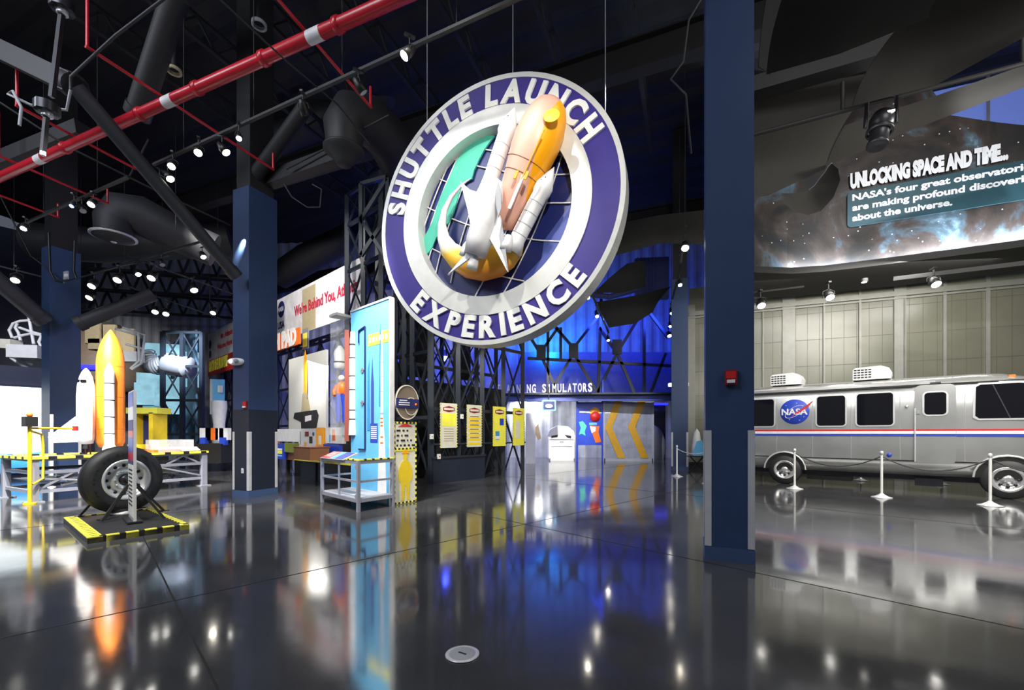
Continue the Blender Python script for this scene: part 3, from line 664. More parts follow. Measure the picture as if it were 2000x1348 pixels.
nr_ = len(ring_)
for i in range(len(st)-1):
    for j in range(nr_-1): fs.append((i*nr_+j, i*nr_+j+1, (i+1)*nr_+j+1, (i+1)*nr_+j))
    fs.append((i*nr_+nr_-1, i*nr_, (i+1)*nr_, (i+1)*nr_+nr_-1))
g = MB(); g.add(vs, fs, 'van_skin', True); g.add(vs[:nr_], [tuple(range(nr_))], 'van_skin'); g.add(vs[-nr_:], [tuple(range(nr_))], 'van_skin'); g.build('body', V0)
def rr(s0, s1, z0, z1, r=.06, k=5):
    out = []
    for cx, cz, a0 in ((s1-r, z1-r, 0), (s0+r, z1-r, 90), (s0+r, z0+r, 180), (s1-r, z0+r, 270)):
        for i in range(k+1): a = math.radians(a0+90*i/k); out.append((cx+r*math.cos(a), cz+r*math.sin(a)))
    return out
def vwin(name, s0, s1, z0, z1, m='glass_black', r=.07, fr=.035, parent=V0, t0=.004):
    o = MB().prism(rr(s0-fr, s1+fr, z0-fr, z1+fr, r+fr), V(0, 0, t0), VX, UP, .010, 'aluminium').build(name, parent)
    MB().prism(rr(s0, s1, z0, z1, r), V(0, 0, t0+.010), VX, UP, .003, m).build('pane', o); return o
vwin('window', -5.05, -4.42, 1.65, 2.43); vwin('window', -3.40, -2.79, 1.65, 2.44); vwin('window', -2.55, -1.85, 1.65, 2.46)
dr = MB().prism(rr(-1.46, -.76, .72, 2.60, .12), V(0, 0, .002), VX, UP, .022, 'van_skin').build('door', V0)
vwin('door_window', -1.29, -.92, 1.89, 2.41, parent=dr, t0=.024)
g = MB(); g.box((0, 0, 0), (0, 0, 0), 'steel'); MB().obox(V(-1.40, 1.95, .035), VX*.03, VN*.012, UP*.04, 'chrome').build('handle', dr)
MB().obox(V(-1.45, 1.4, .03), VX*.012, VN*.01, UP*.65, 'aluminium').build('hinge', dr)
g = MB(); g.cyl(V(-1.60, 2.10, .0), VN, .035, .03, 'chrome', 14); g.build('lock', V0)
wp = MB().prism([(-.50, 1.80), (-.42, 1.74), (.95, 1.74), (1.0, 1.85), (.80, 2.36), (.55, 2.52), (.2, 2.58), (-.40, 2.58), (-.49, 2.52)], V(0, 0, -.004), VX, UP, .022, 'aluminium').build('cab_window', V0)
MB().prism([(-.46, 1.84), (-.40, 1.78), (.90, 1.78), (.95, 1.88), (.75, 2.33), (.52, 2.48), (.2, 2.54), (-.38, 2.54), (-.45, 2.49)], V(0, 0, .018), VX, UP, .004, 'glass_black').build('pane', wp)
MB().beam(V(-.20, 2.54, .024), V(.06, 1.78, .024), .02, .01, 'charcoal', VN).build('divider', wp)
# stripes, sides
for z0, z1, m_, nm in ((1.50, 1.545, 'red', 'red_stripe'), (1.43, 1.50, 'white', 'white_stripe'), (1.375, 1.43, 'royal', 'blue_stripe')):
    MB().obox(V(-2.5, (z0+z1)/2, .027 if False else .006), VX*3.35, VN*.006, UP*(z1-z0)/2, m_).build(nm, V0)
    MB().obox(V(-1.11, (z0+z1)/2, .026), VX*.345, VN*.003, UP*(z1-z0)/2, m_).build(nm, dr)
g = MB(); g.obox(V(-3.2, 2.595, -.012), VX*1.72, VN*.02, UP*.014, 'black'); g.obox(V(-.4, 2.61, -.03), VX*1.2, VN*.03, UP*.012, 'black'); g.build('drip_rail', V0)
MB().obox(V(-3.3, 2.66, -.05), VX*2.2, VN*.035, UP*.035, 'van_skin').build('awning_roll', V0)
MB().obox(V(-2.4, .775, .008), VX*3.35, VN*.010, UP*.014, 'dark_metal').build('lower_trim', V0)
g = MB(); 
for s_ in (-4.35, -3.5, -2.67, -1.72, -.62): g.obox(V(s_, 1.6, .0025), VX*.004, VN*.003, UP*.82, 'mid_grey')
g.build('panel_seams', V0)
MB().obox(V(.12, 2.72, -.28), VX*.05, VN*.04, UP*.03, 'orange').build('marker_light', V0)
MB().obox(V(-1.1, 2.635, .01), VX*.09, VN*.03, UP*.02, 'dark_metal').build('door_lamp', V0)
MB().cyl(V(-1.92, .90, .0), VN, .05, .02, 'royal', 20).build('round_badge', V0)
# round agency logo
lg = MB().lathe([(0, .008), (.345, .008), (.35, .002)], V(-3.92, 2.05, .002), VN, 'royal', 40).build('round_logo', V0)
lc = V(-3.92, 2.05, .012)
g = MB(); g.text('NASA', .17, lc-UP*.085, VX, UP, 'white', .003, 'CENTER', .62, .03, .001); g.build('lettering', lg)
g = MB(); pts = [lc+VX*(-.30+.07*i)+UP*(-.12+.052*i+.010*math.sin(i)) for i in range(11)]
g.prism([(-.10, -.18), (.02, -.04), (.20, .10), (.44, .30), (.30, .10), (.15, -.0), (.0, -.09)], lc+VN*.004, VX, UP, .003, 'red'); g.build('red_swoosh', lg)
g = MB(); g.ring(.24, .255, lc+VN*.002, (VX+UP*.5).normalized(), (UP*.45).normalized()*.55, .002, 'white', 40, 20, 330)
for a_, b_ in ((.05, .24), (-.2, .18), (.22, -.15), (-.12, -.22), (.12, -.24), (.25, .05)): g.cyl(lc+VX*a_+UP*b_+VN*.001, VN, .012, .002, 'white', 6)
g.build('orbit_and_stars', lg)
# wheels
for s_, R_ in ((0.03, .43), (-4.16, .41)):
    c = V(s_, R_+.0, .03)
    wh = MB().lathe([(R_*.60, 0), (R_*.93, -.01), (R_, -.06), (R_, -.2), (R_*.9, -.24), (R_*.5, -.24)], c, VN, 'rubber', 36).build('wheel', V0)
    MB().lathe([(0, -.02), (R_*.18, -.0), (R_*.22, -.05), (R_*.45, -.07), (R_*.5, -.02), (R_*.62, .008), (R_*.66, -.012)], c, VN, 'chrome', 30).build('hubcap', wh)
    g = MB()
    for i in range(8): a = i*PI/4; g.cyl(c+(VX*math.cos(a)+UP*math.sin(a))*R_*.36-VN*.055, VN, .03, .03, 'dark_metal', 10)
    g.build('wheel_slots', wh)
    g = MB(); pts = [V(s_+math.cos(PI*k/12)*(R_+.09), R_+.02+math.sin(PI*k/12)*(R_+.07), .02) for k in range(13)]; g.tube(pts, .022, 'aluminium', 8); g.build('wheel_arch', V0)
    g = MB(); poly = [(math.cos(PI*k/12)*(R_+.08), math.sin(PI*k/12)*(R_+.06)) for k in range(13)]; g.prism(poly, V(s_, R_+.02, .0), VX, UP, .006, 'black'); g.build('wheel_well', V0)
g = MB(); g.obox(V(-2.2, .36, -VW/2), VX*3.0, VN*.75, UP*.08, 'dark_metal'); g.obox(V(-1.2, .25, -.5), VX*.25, VN*.12, UP*.10, 'dark_metal'); g.obox(V(-3.2, .24, -.8), VX*.5, VN*.3, UP*.1, 'black'); g.build('undercarriage', V0)
def acu(s0, s1, name):
    s_ = (s0+s1)/2; d_ = -.62; z0 = 2.86
    pl = [(s0, 0), (s0-.0, .27), (s0+.05, .32), (s1-.22, .34), (s1-.06, .27), (s1, .14), (s1-.03, 0)]
    o = MB().prism(pl, V(0, z0, d_-.4), VX, UP, .66, 'white').build(name, V0)
    g = MB()
    for r_ in range(4):
        for c_ in range(5): g.obox(V(s0+.05+c_*.075, z0+.06+r_*.065, d_+.262), VX*.03, VN*.003, UP*.018, 'charcoal')
    g.build('vent_slots', o)
acu(-4.58, -3.80, 'air_conditioner'); acu(-2.66, -1.87, 'air_conditioner')

# ------------------------------------------------------------------ stanchions
def stanchion(p, label, z=1.0):
    t = thing('stanchion', label, 'stanchion', p, 'white rope stanchions')
    MB().tube([p+UP*.02, p+UP*(z-.04)], .024, 'pale', 12).build('post', t)
    MB().lathe([(0, 0), (.19, 0), (.19, .012), (.12, .03), (.04, .08), (.026, .1), (0, .1)], p, UP, 'steel', 28).build('base', t)
    MB().lathe([(.0, .05), (.03, .04), (.036, .0), (.03, -.04), (0, -.04)], p+UP*z, UP, 'steel', 14).build('cap', t)
def rope(p, q, label, sag=.28, z=.93, m='brace_grey'):
    pts = [p.lerp(q, i/12)+UP*(z-sag*(1-(2*i/12-1)**2)) for i in range(13)]
    o = MB().tube(pts, .012, m, 8).build('barrier_rope', None, pts[0]); tag(o, label, 'rope', 'barrier ropes')
ps = [fl(1552, 955), fl(1722, 972), fl(1934, 988)]
far_p = [fl(1681, 939)-Vector((0, 0, 0)), fl(1838, 947)]
for p, lab in zip(ps, ('leftmost white stanchion in front of the camper rear wheel', 'middle white stanchion in front of the camper', 'right white stanchion in front of the camper front wheel')): stanchion(p, lab)
p4 = ps[2]+(ps[2]-ps[1])*1.0; rope(ps[0], ps[1], 'drooping grey rope left of the middle stanchion before the camper'); rope(ps[1], ps[2], 'drooping grey rope right of the middle stanchion before the camper'); rope(ps[2], p4, 'drooping rope at the right edge crossing the front wheel')
stanchion(p4, 'stanchion just outside the right edge holding the last rope')
for p, lab in zip(far_p, ('left stanchion base seen under the camper', 'right stanchion base seen under the camper')): stanchion(p, lab)
p0 = fl(1322, 931); stanchion(p0, 'white stanchion at the foot of the distant dark column')
pb = fl(1385, 945); rope(p0, pb, 'white rope from the distant stanchion to behind the front column', .12, .93, 'pale'); stanchion(pb, 'stanchion hidden behind the front column')

# ------------------------------------------------------------------ space mural on the curved drum
m = mat('galaxy', (.02, .02, .02), .6); n, L = nodes(m); b = n['Principled BSDF']
tc = n.new('ShaderNodeTexCoord'); no = n.new('ShaderNodeTexNoise'); no.inputs['Scale'].default_value = .55; no.inputs['Detail'].default_value = 9; no.inputs['Roughness'].default_value = .62; no.inputs['Distortion'].default_value = .6
L.new(tc.outputs['Object'], no.inputs['Vector'])
r1 = n.new('ShaderNodeValToRGB'); cr = r1.color_ramp; cr.elements[0].position = .36; cr.elements[0].color = (.003, .003, .005, 1); cr.elements[1].position = .76; cr.elements[1].color = (.36, .50, .64, 1)
for p_, c_ in ((.46, (.014, .010, .008, 1)), (.55, (.042, .028, .023, 1)), (.62, (.06, .10, .13, 1))): e = cr.elements.new(p_); e.color = c_
L.new(no.outputs['Fac'], r1.inputs[0])
vo = n.new('ShaderNodeTexVoronoi'); vo.inputs['Scale'].default_value = 4.5; L.new(tc.outputs['Object'], vo.inputs['Vector'])
r2 = n.new('ShaderNodeValToRGB'); r2.color_ramp.elements[0].position = .03; r2.color_ramp.elements[0].color = (1, 1, 1, 1); r2.color_ramp.elements[1].position = .10; r2.color_ramp.elements[1].color = (0, 0, 0, 1)
L.new(vo.outputs['Distance'], r2.inputs[0]); ad = n.new('ShaderNodeMixRGB'); ad.blend_type = 'ADD'; ad.inputs[0].default_value = .8; L.new(r1.outputs[0], ad.inputs[1]); L.new(r2.outputs[0], ad.inputs[2]); L.new(ad.outputs[0], b.inputs['Base Color'])
bot = [(6.8, 13.5), (7.86, 13.87), (9.0, 13.97), (9.9, 13.8), (10.68, 13.5), (12.0, 12.93), (12.86, 12.55), (13.77, 12.13), (14.6, 11.68), (15.8, 10.95)]
MZ = 6.8
def mural_top(x): return 12.9 if x < 12.1 else 10.8-(x-12.86)*.57
vs = []; fs = []
for x, y in bot: vs += [Vector((x, y, MZ)), Vector((x, y, max(9.2, mural_top(x))))]
for i in range(len(bot)-1): fs.append((2*i, 2*i+2, 2*i+3, 2*i+1))
g = MB(); g.add(vs, fs, 'galaxy'); back = [v+Vector((0, .12, 0)) for v in vs]; g.add(back, [f_[::-1] for f_ in fs], 'black'); o = g.build('space_mural', None, Vector((10, 13.85, MZ)))
tag(o, 'curved space mural of stars and blue gas clouds above the camper', 'mural')
# cove light strip under the mural
for i in range(2, len(bot)-1):
    a_ = Vector((*bot[i], 0)); b_ = Vector((*bot[i+1], 0)); mid = (a_+b_)/2; dd = (b_-a_); nm_ = Vector((dd.y, -dd.x, 0)).normalized()
    if nm_.y > 0: nm_ = -nm_
    k = area('cove_light', mid+nm_*.16+UP*(MZ-.02), mid+nm_*.02+UP*(MZ+.9), dd.length, 110, (.75, .88, 1), .04)
# mural text
i0 = at(1660, 372, 12.9)
def on_mural(x):
    for i in range(len(bot)-1):
        if bot[i][0] <= x <= bot[i+1][0]:
            f_ = (x-bot[i][0])/(bot[i+1][0]-bot[i][0]); return Vector((x, bot[i][1]+(bot[i+1][1]-bot[i][1])*f_, 0))
P_ = Vector((10.68, 13.5, 0)); ux = (Vector((13.77, 12.13, 0))-P_).normalized(); nm_ = ux.cross(UP)
P_ = P_+nm_*.06
def on_chord(px, py):
    k = (px-1000)/FP; s_ = (k*P_.y-P_.x)/(ux.x-k*ux.y); return s_, EYE+(HY-py)/FP*(P_.y+ux.y*s_)
sg = thing('mural_title', 'white lettering UNLOCKING SPACE AND TIME with teal caption panel on the mural', 'wall lettering', at(1660, 372, 13.1))
def line(txt, size, px, py, pxe, bold, ext=.006):
    s0, z_ = on_chord(px, py); s1, _ = on_chord(pxe, py); g = MB(); g.text(txt, size, P_+ux*s0+UP*z_+nm_*.03, ux, UP, 'white', ext, 'LEFT', s1-s0, bold, 0); g.build('lettering', sg)
line('UNLOCKING SPACE AND TIME...', .42, 1660, 368, 1968, .07, .006)
line("NASA's four great observatories", .19, 1664, 393, 2024, .035); line('are making profound discoveries', .19, 1664, 413, 2026, .035); line('about the universe.', .19, 1664, 433, 1859, .035)
s0, z1_ = on_chord(1655, 377); s1 = on_chord(2060, 377)[0]; z0_ = on_chord(1655, 445)[1]
mat('teal_panel', (.02, .075, .10), .5, var=.3, scale=1)
g = MB(); g.prism(rr(s0, s1, z0_, z1_, .12), P_, ux, UP, .02, 'teal_panel'); g.build('caption_panel', sg)

# soffit ring under the mural
g = MB(); vs = []; fs = []
for x, y in bot: vs += [Vector((x, y-.22, MZ-.02)), Vector((x, y-.22, MZ-.22)), Vector((x+.9, y+2.2, MZ-.22)), Vector((x+.9, y+2.2, MZ-.02))]
for i in range(len(bot)-1):
    for q in range(4): fs.append((4*i+q, 4*(i+1)+q, 4*(i+1)+(q+1) % 4, 4*i+(q+1) % 4))
g.add(vs, fs, 'soffit'); so = g.build('drum_soffit', None, Vector((10, 14, MZ))); tag(so, 'dark curved soffit ring below the space mural', 'soffit')
tr = thing('lighting_track', 'black lighting track under the curved soffit over the camper', 'lighting track', at(1500, 560, 13.6), 'lighting tracks')
MB().beam(at(1470, 572, 13.6), at(1570, 560, 13.2), .05, .05, 'black_paint').build('rail', tr); MB().beam(at(1745, 545, 13.0), at(2020, 512, 11.2), .07, .12, 'black_paint').build('rail', tr)
# pale blue glazed wall above the mural
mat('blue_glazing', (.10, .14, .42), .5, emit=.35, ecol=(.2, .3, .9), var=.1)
k = at(1830, 200, 14.2); g = MB(); g.obox(at(1960, 230, 14.2), Vector((3, -1.2, 0)), Vector((.02, .05, 0)), UP*2.2, 'blue_glazing')
t = thing('glazing_panel', 'pale blue lit glazing above the mural at the upper right corner', 'glazing', k); g.build('glass', t)
MB().obox(at(1930, 230, 14.1), Vector((.03, 0, 0)), Vector((0, .03, 0)), UP*2.0, 'mid_grey').build('mullion', t)

# ------------------------------------------------------------------ fabric sails
def sail(label, top, botm, m_='sail', bow=.25, name='fabric_sail', nu=14, nv=8):
    """top / botm: lists of world points (same count); ruled sheet with a bow, 15 mm thick"""
    def samp(l, u):
        f_ = u*(len(l)-1); i = min(int(f_), len(l)-2); return l[i].lerp(l[i+1], f_-i)
    vs = []; fs = []
    for sgn in (0, 1):
        for i in range(nu+1):
            for j in range(nv+1):
                u, v_ = i/nu, j/nv; p = samp(top, u).lerp(samp(botm, u), v_); p = p+Vector((0, 1, .4))*bow*math.sin(PI*v_)+Vector((0, .015, .008))*sgn; vs.append(p)
    K = (nu+1)*(nv+1)
    for i in range(nu):
        for j in range(nv):
            a_ = i*(nv+1)+j; q = (a_, a_+nv+1, a_+nv+2, a_+1); fs.append(q); fs.append(tuple(K+x_ for x_ in q[::-1]))
    g = MB(); g.add(vs, fs, m_, True)
    o = g.build(name, None, top[0]); tag(o, label, 'fabric panel', 'dark fabric ceiling panels'); return o
sail('dark fabric panel nearest above the front column at the top right', [at(1540, -40, 5.6), at(1700, -40, 5.4), at(1860, -40, 5.2)], [at(1498, 145, 6.6), at(1640, 105, 6.4), at(1815, 35, 6.2)], 'sail_dark', .1)
sail('narrow bluish fabric edge beside the front column top', [at(1500, -20, 6.8), at(1560, -20, 6.8)], [at(1482, 130, 7.0), at(1505, 146, 7.0)], 'sail_dark', .05)
sail('large curved fabric panel at the upper right corner', [at(1835, -40, 6.0), at(1950, -40, 5.8), at(2100, -40, 5.5)], [at(1664, 208, 7.0), at(1830, 165, 6.8), at(2060, 40, 6.2)], 'sail', .3)
sail('grey fabric panel above the long pipe left of the stage light', [at(1400, 215, 8.8), at(1560, 170, 8.6), at(1722, 138, 8.4)], [at(1400, 282, 8.6), at(1560, 240, 8.4), at(1668, 206, 8.2)], 'sail', .05)
sail('wide grey fabric panel below the long pipe beside the front column', [at(1420, 280, 9.0), at(1540, 245, 8.9), at(1668, 212, 8.8)], [at(1400, 400, 9.0), at(1500, 382, 9.0), at(1612, 330, 9.0)], 'sail', .15)
sail('long grey fabric panel behind the stage light', [at(1650, 245, 9.6), at(1820, 190, 9.2), at(2080, 100, 8.6)], [at(1612, 325, 9.8), at(1760, 262, 9.5), at(2080, 140, 8.8)], 'sail', .05)
t = thing('fabric_scoop', 'small curved fabric scoop hanging in front of the mural', 'fabric panel', at(1580, 380, 9.0), 'dark fabric ceiling panels')
pts = [(1525, 378), (1532, 398), (1552, 414), (1578, 420), (1604, 412), (1628, 385), (1641, 352), (1637, 330), (1624, 319)]
inn = [(1525, 378), (1545, 378), (1565, 376), (1580, 372), (1592, 362), (1602, 348), (1612, 336), (1618, 326), (1624, 319)]
vs = []; fs = []
for sg_ in (0, .03):
    for (a_, b_), (c_, d_) in zip(pts, inn):
        for j in range(5): f_ = j/4; vs.append(at(a_+(c_-a_)*f_, b_+(d_-b_)*f_, 8.6+.35*math.sin(PI*f_*.5)+sg_))
for i in range(8):
    for j in range(4): q = (i*5+j, i*5+j+1, i*5+j+6, i*5+j+5); fs += [q, tuple(45+x_ for x_ in q[::-1])]
g = MB(); g.add(vs, fs, 'sail', True); g.build('scoop_skin', t)
g = MB(); g.tube([at(a_, b_, 8.98) for a_, b_ in inn[3:]], .015, 'grey', 6); g.build('piping', t)
sail('dark fabric panel high between the round sign and the front column', [at(1190, 440, 12), at(1290, 420, 12), at(1380, 410, 12)], [at(1200, 500, 13), at(1290, 475, 13), at(1380, 478, 13)], 'sail_dark', .2)
sail('black curved fabric panel below the rim of the round sign', [at(1225, 515, 17), at(1250, 510, 17), at(1262, 512, 17)], [at(1160, 572, 17.4), at(1215, 572, 17.4), at(1262, 560, 17.4)], 'sail_dark', .2)
sail('long black fabric panel in front of the blue wall', [at(1165, 590, 17), at(1245, 577, 17), at(1310, 560, 17)], [at(1190, 640, 17.5), at(1240, 632, 17.5), at(1275, 610, 17.5)], 'sail_dark', .2)
# pipes with hangers by the sails
t = pipe('long black pipe crossing under the fabric panels at the right', at(1400, 282, 8.0), at(2060, 108, 6.6), .035, 'black_paint', drops=((.6, .5), (2.0, .5), (4.4, .5)), name='support_pipe')
brace('steel_beam', 'deep black beam between the fabric panels at the upper right', at(1400, 195, 8.6), at(1770, 88, 7.7), .42, .3, 'black_paint')
# ------------------------------------------------------------------ hazard edging helper
def hazard(g, p, q, w_, h_, n_, up=UP, slant=True):
    """yellow / black blocks alternating along an edge"""
    for i in range(n_):
        k0 = i-(.18 if i % 2 == 0 and i else -.18 if i % 2 else 0); k1 = i+1+(.18 if i % 2 == 0 and i < n_-1 else -.18 if i % 2 else 0)
        g.beam(p.lerp(q, k0/n_), p.lerp(q, k1/n_), w_, h_, 'bright_yellow' if i % 2 == 0 else 'black', up)

# ------------------------------------------------------------------ tyre display
N0 = Vector((-5.54, 5.57, 0)); a1 = dirv(38); b1 = dirv(-52)
MW, MD = 2.2, 1.1
t = thing('display_mat', 'low dark platform with yellow and black hazard edging under the tyre', 'platform', N0+b1*MW/2+a1*MD/2)
MB().obox(N0+b1*MW/2+a1*MD/2+UP*.035, b1*MW/2, a1*MD/2, UP*.035, 'charcoal').build('deck', t)
g = MB(); e_ = .07
cs = [N0, N0+b1*MW, N0+b1*MW+a1*MD, N0+a1*MD]
for i, k in enumerate((9, 17, 12, 15)):
    p, q = cs[i], cs[(i+1) % 4]; d = (q-p).normalized(); inn_ = UP.cross(d) if UP.cross(d).dot(N0+b1*MW/2+a1*MD/2-p) > 0 else -UP.cross(d)
    if i == 0:
        g.beam(p+inn_*.075+UP*.041, q+inn_*.075+UP*.041, .15, .082, 'bright_yellow')
        for k_ in range(14): m__ = p.lerp(q, (k_+.7)/14.5); g.beam(m__+inn_*.05+UP*.0835, m__+inn_*.13+UP*.0835, .02, .002, 'charcoal')
    else: hazard(g, p+inn_*e_/2+UP*.042, q+inn_*e_/2+UP*.042, e_, .084, {1: 11, 2: 31, 3: 11}[i])
g.build('hazard_edging', t)
TC = Vector((-6.65, 7.3, .66)); th = math.radians(23); TU = Vector((math.sin(th), math.cos(th), 0)); TN = Vector((math.cos(th), -math.sin(th), 0)); R_ = .55
t = thing('orbiter_tyre', 'large black aircraft tyre with white metal rim on the hazard edged platform', 'tyre', TC-UP*R_)
prof = [(.31, .12), (.345, .13), (.42, .142), (.49, .135), (.53, .11), (.553, .08), (.56, .076), (.556, .072), (.564, .066), (.568, .02), (.568, -.02), (.564, -.066), (.556, -.072), (.56, -.076), (.553, -.08), (.53, -.11), (.49, -.135), (.42, -.142), (.345, -.13), (.31, -.12)]
MB().lathe(prof, TC, TN, 'rubber', 64).build('tyre_body', t)
rm = MB().lathe([(.315, .115), (.345, .12), (.345, .137), (.31, .137), (.285, .11), (.275, .03), (.20, .02), (.19, .06), (.10, .075), (.095, .04), (0, .04)], TC, TN, 'aluminium', 48).build('rim', t)
g = MB(); 
for i in range(12): a = i*PI/6; g.cyl(TC+(TU*math.cos(a)+UP*math.sin(a))*.238+TN*.024, TN, .026, .008, 'black', 12)
g.build('rim_holes', rm)
g = MB()
for i in range(10): a = i*PI/5; g.cyl(TC+(TU*math.cos(a)+UP*math.sin(a))*.145+TN*.065, TN, .013, .025, 'steel', 8)
g.build('wheel_bolts', rm)
MB().lathe([(.075, 0), (.075, .06), (.05, .08), (0, .08)], TC+TN*.035, TN, 'dark_metal', 20).build('hub', rm)
g = MB()
for i in range(40):
    if i % 8 in (0, 5): continue
    a = i*2*PI/40; r_ = .45; er = TU*math.cos(a)+UP*math.sin(a); g.obox(TC+er*r_+TN*.150, er*.012, er.cross(TN)*.018, TN*.002, 'charcoal')
g.build('sidewall_lettering', t)
# stand
t = thing('tyre_stand', 'black steel cradle with splayed legs holding the tyre axle', 'stand', Vector((TC.x, TC.y, .07)))
for sn in (1, -1):
    hub = TC+TN*sn*.27
    for su in (1, -1):
        f_ = Vector((TC.x, TC.y, 0))+TN*sn*.36+TU*su*.42+UP*.08; MB().beam(hub, f_, .05, .03, 'black_paint').build('leg', t)
        MB().obox(f_+UP*.0, TN*.06, TU*.06, UP*.008, 'dark_metal').build('foot_plate', t)
MB().tube([TC-TN*.30, TC+TN*.30], .035, 'dark_metal', 12).build('axle', t)
MB().lathe([(0, 0), (.17, 0), (.17, .035), (.12, .05), (0, .05)], Vector((TC.x, TC.y, .072)), UP, 'pale', 24).build('floor_cup', t)
# slim information panel seen on edge
p = Vector((-5.73, 6.49, .075)); pd = dirv(-47.2)
t = thing('information_panel', 'tall slim graphic panel seen edge on in front of the tyre', 'information panel', p+pd*.3)
MB().obox(p+pd*.31+UP*1.03, pd*.31, a1*.018, UP*1.0, 'steel').build('panel_frame', t)
g = MB(); nn = -a1
MBm = [('royal', 1.98, 1.75), ('white', 1.75, 1.55), ('purple', 1.55, 1.38), ('red', 1.38, 1.28), ('royal', 1.28, 1.05), ('crimson', 1.05, .92), ('navy', .92, .86)]
for m_, z1, z0 in MBm: g.obox(p+pd*.31+UP*((z0+z1)/2+.03)-a1*.021, pd*.29, a1*.002, UP*(z1-z0)/2, m_)
g.obox(p+pd*.31+UP*.48-a1*.021, pd*.29, a1*.002, UP*.40, 'white')
for i in range(10): g.obox(p+pd*.31+UP*(.80-.06*i)-a1*.0235, pd*.22, a1*.0005, UP*.012, 'charcoal')
g.build('printed_graphic', t)
g = MB(); g.obox(p+pd*.31+UP*.02, pd*.34, a1*.09, UP*.012, 'dark_metal'); g.build('base_plate', t)
MB().beam(p+pd*.05+UP*.55+a1*.03, p+pd*.05+a1*.36+UP*.02, .035, .03, 'black_paint').build('strut', t); MB().beam(p+pd*.5+UP*.55-a1*.03, p+pd*.5-a1*.34+UP*.02, .035, .03, 'black_paint').build('strut', t)

# ------------------------------------------------------------------ launcher table with shuttle stack model
ta = dirv(26.5); tb = dirv(-63.5); P0 = Vector((-9.92, 8.80, 0)); TL, TD, TH = 3.35, 1.7, .93
t = thing('model_table', 'grey steel trestle table with hazard striped rim carrying the shuttle model', 'table', P0+ta*TL/2+tb*TD/2)
MB().obox(P0+ta*TL/2+tb*TD/2+UP*(TH-.04), ta*TL/2, tb*TD/2, UP*.03, 'grey').build('tabletop', t)
g = MB(); 
for p, q, n_ in ((P0, P0+ta*TL, 16), (P0+tb*TD, P0, 9), (P0+ta*TL, P0+ta*TL+tb*TD, 9), (P0+tb*TD+ta*TL, P0+tb*TD, 16)): hazard(g, p+UP*(TH), q+UP*(TH), .08, .055, n_)
g.build('hazard_rim', t)
for u_, v_ in ((.06, .06), (TL-.06, .06), (.06, TD-.06), (TL-.06, TD-.06)):
    k = P0+ta*u_+tb*v_; MB().obox(k+UP*.45, ta*.065, tb*.065, UP*.45, 'cart_grey').build('leg', t); MB().obox(k+UP*.012+ta*0, ta*.13, tb*.13, UP*.012, 'cart_grey').build('foot', t)
for z in (.22, .62):
    for v_ in (.06, TD-.06): MB().beam(P0+tb*v_+UP*z, P0+tb*v_+ta*TL+UP*z, .05, .07, 'cart_grey').build('rail', t)
    for u_ in (.06, TL-.06): MB().beam(P0+ta*u_+UP*z, P0+ta*u_+tb*TD+UP*z, .05, .07, 'cart_grey').build('rail', t)
for u0, u1, z0, z1 in ((.1, 1.1, .25, .85), (2.35, 2.8, .6, .85), (3.25, 2.8, .6, .85), (2.2, 3.2, .6, .3), (.1, 1.6, .5, .3)):
    MB().beam(P0+ta*u0+tb*.06+UP*z0, P0+ta*u1+tb*.06+UP*z1, .04, .04, 'cart_grey').build('brace', t)
MB().obox(P0+ta*1.7+tb*.9+UP*.42, ta*1.55, tb*.7, UP*.012, 'cart_grey').build('lower_shelf', t)
Q = P0+ta*1.54+tb*.7+UP*TH                      # tank foot
t = thing('shuttle_stack_model', 'tall model of an orange fuel tank with white boosters and white shuttle', 'model rocket', Q)
r_ = .265
tk = MB().lathe([(.10, .14), (r_*.8, .18), (r_, .3), (r_, 2.15), (r_*.99, 2.25), (r_*.93, 2.42), (r_*.80, 2.60), (r_*.62, 2.76), (r_*.40, 2.90), (r_*.16, 3.01), (.01, 3.06)], Q, UP, 'tank_orange', 40).build('orange_tank', t)
g = MB()
for z in (.62, 1.40, 2.15): g.lathe([(r_, z-.008), (r_+.006, z), (r_, z+.008)], Q, UP, 'orange', 40)
g.build('tank_bands', tk)
def srb(c, nm='booster'):
    o = MB().lathe([(.14, .06), (.115, .2), (.095, .24), (.095, 1.9), (.10, 1.92), (.085, 2.0), (.05, 2.12), (.008, 2.2)], c, UP, 'white', 24).build(nm, t)
    g = MB()
    for z in (.5, .9, 1.3, 1.7): g.lathe([(.096, z-.012), (.099, z), (.096, z+.012)], c, UP, 'charcoal', 24)
    g.build('band', o)
toV = Vector((.68, -.73, 0)); ortv = Vector((.73, .68, 0))
srb(Q+toV*.40+ortv*-.02); srb(Q-toV*.40)
# orbiter on the left side of the tank, nose up
oc = Q-ortv*.43-toV*.0+UP*.25
ob = MB().lathe([(.0, 0), (.13, .02), (.17, .2), (.17, 1.15), (.155, 1.4), (.115, 1.62), (.06, 1.76), (.01, 1.82)], oc, UP, 'white', 24).build('orbiter', t)
g = MB(); g.prism([(-.16, 1.25), (-.20, .95), (-.62, .32), (-.66, .12), (.66, .12), (.62, .32), (.20, .95), (.16, 1.25)], oc+ortv*.12+toV*0, toV, UP, .035, 'white'); g.prism([(0, 0), (-.42, -.02), (-.48, .12), (-.02, .62)], oc-ortv*.14-toV*.015+UP*.06, ortv, UP, .03, 'white'); g.build('wings_and_fin', ob)
g = MB(); g.obox(oc-ortv*.11+UP*1.50+toV*.04, toV*.05, ortv*.03, UP*.03, 'glass_black'); g.obox(oc+toV*.15-ortv*.04+UP*1.5, toV*.02, ortv*.05, UP*.03, 'glass_black'); g.build('cockpit_windows', ob)
g = MB(); 
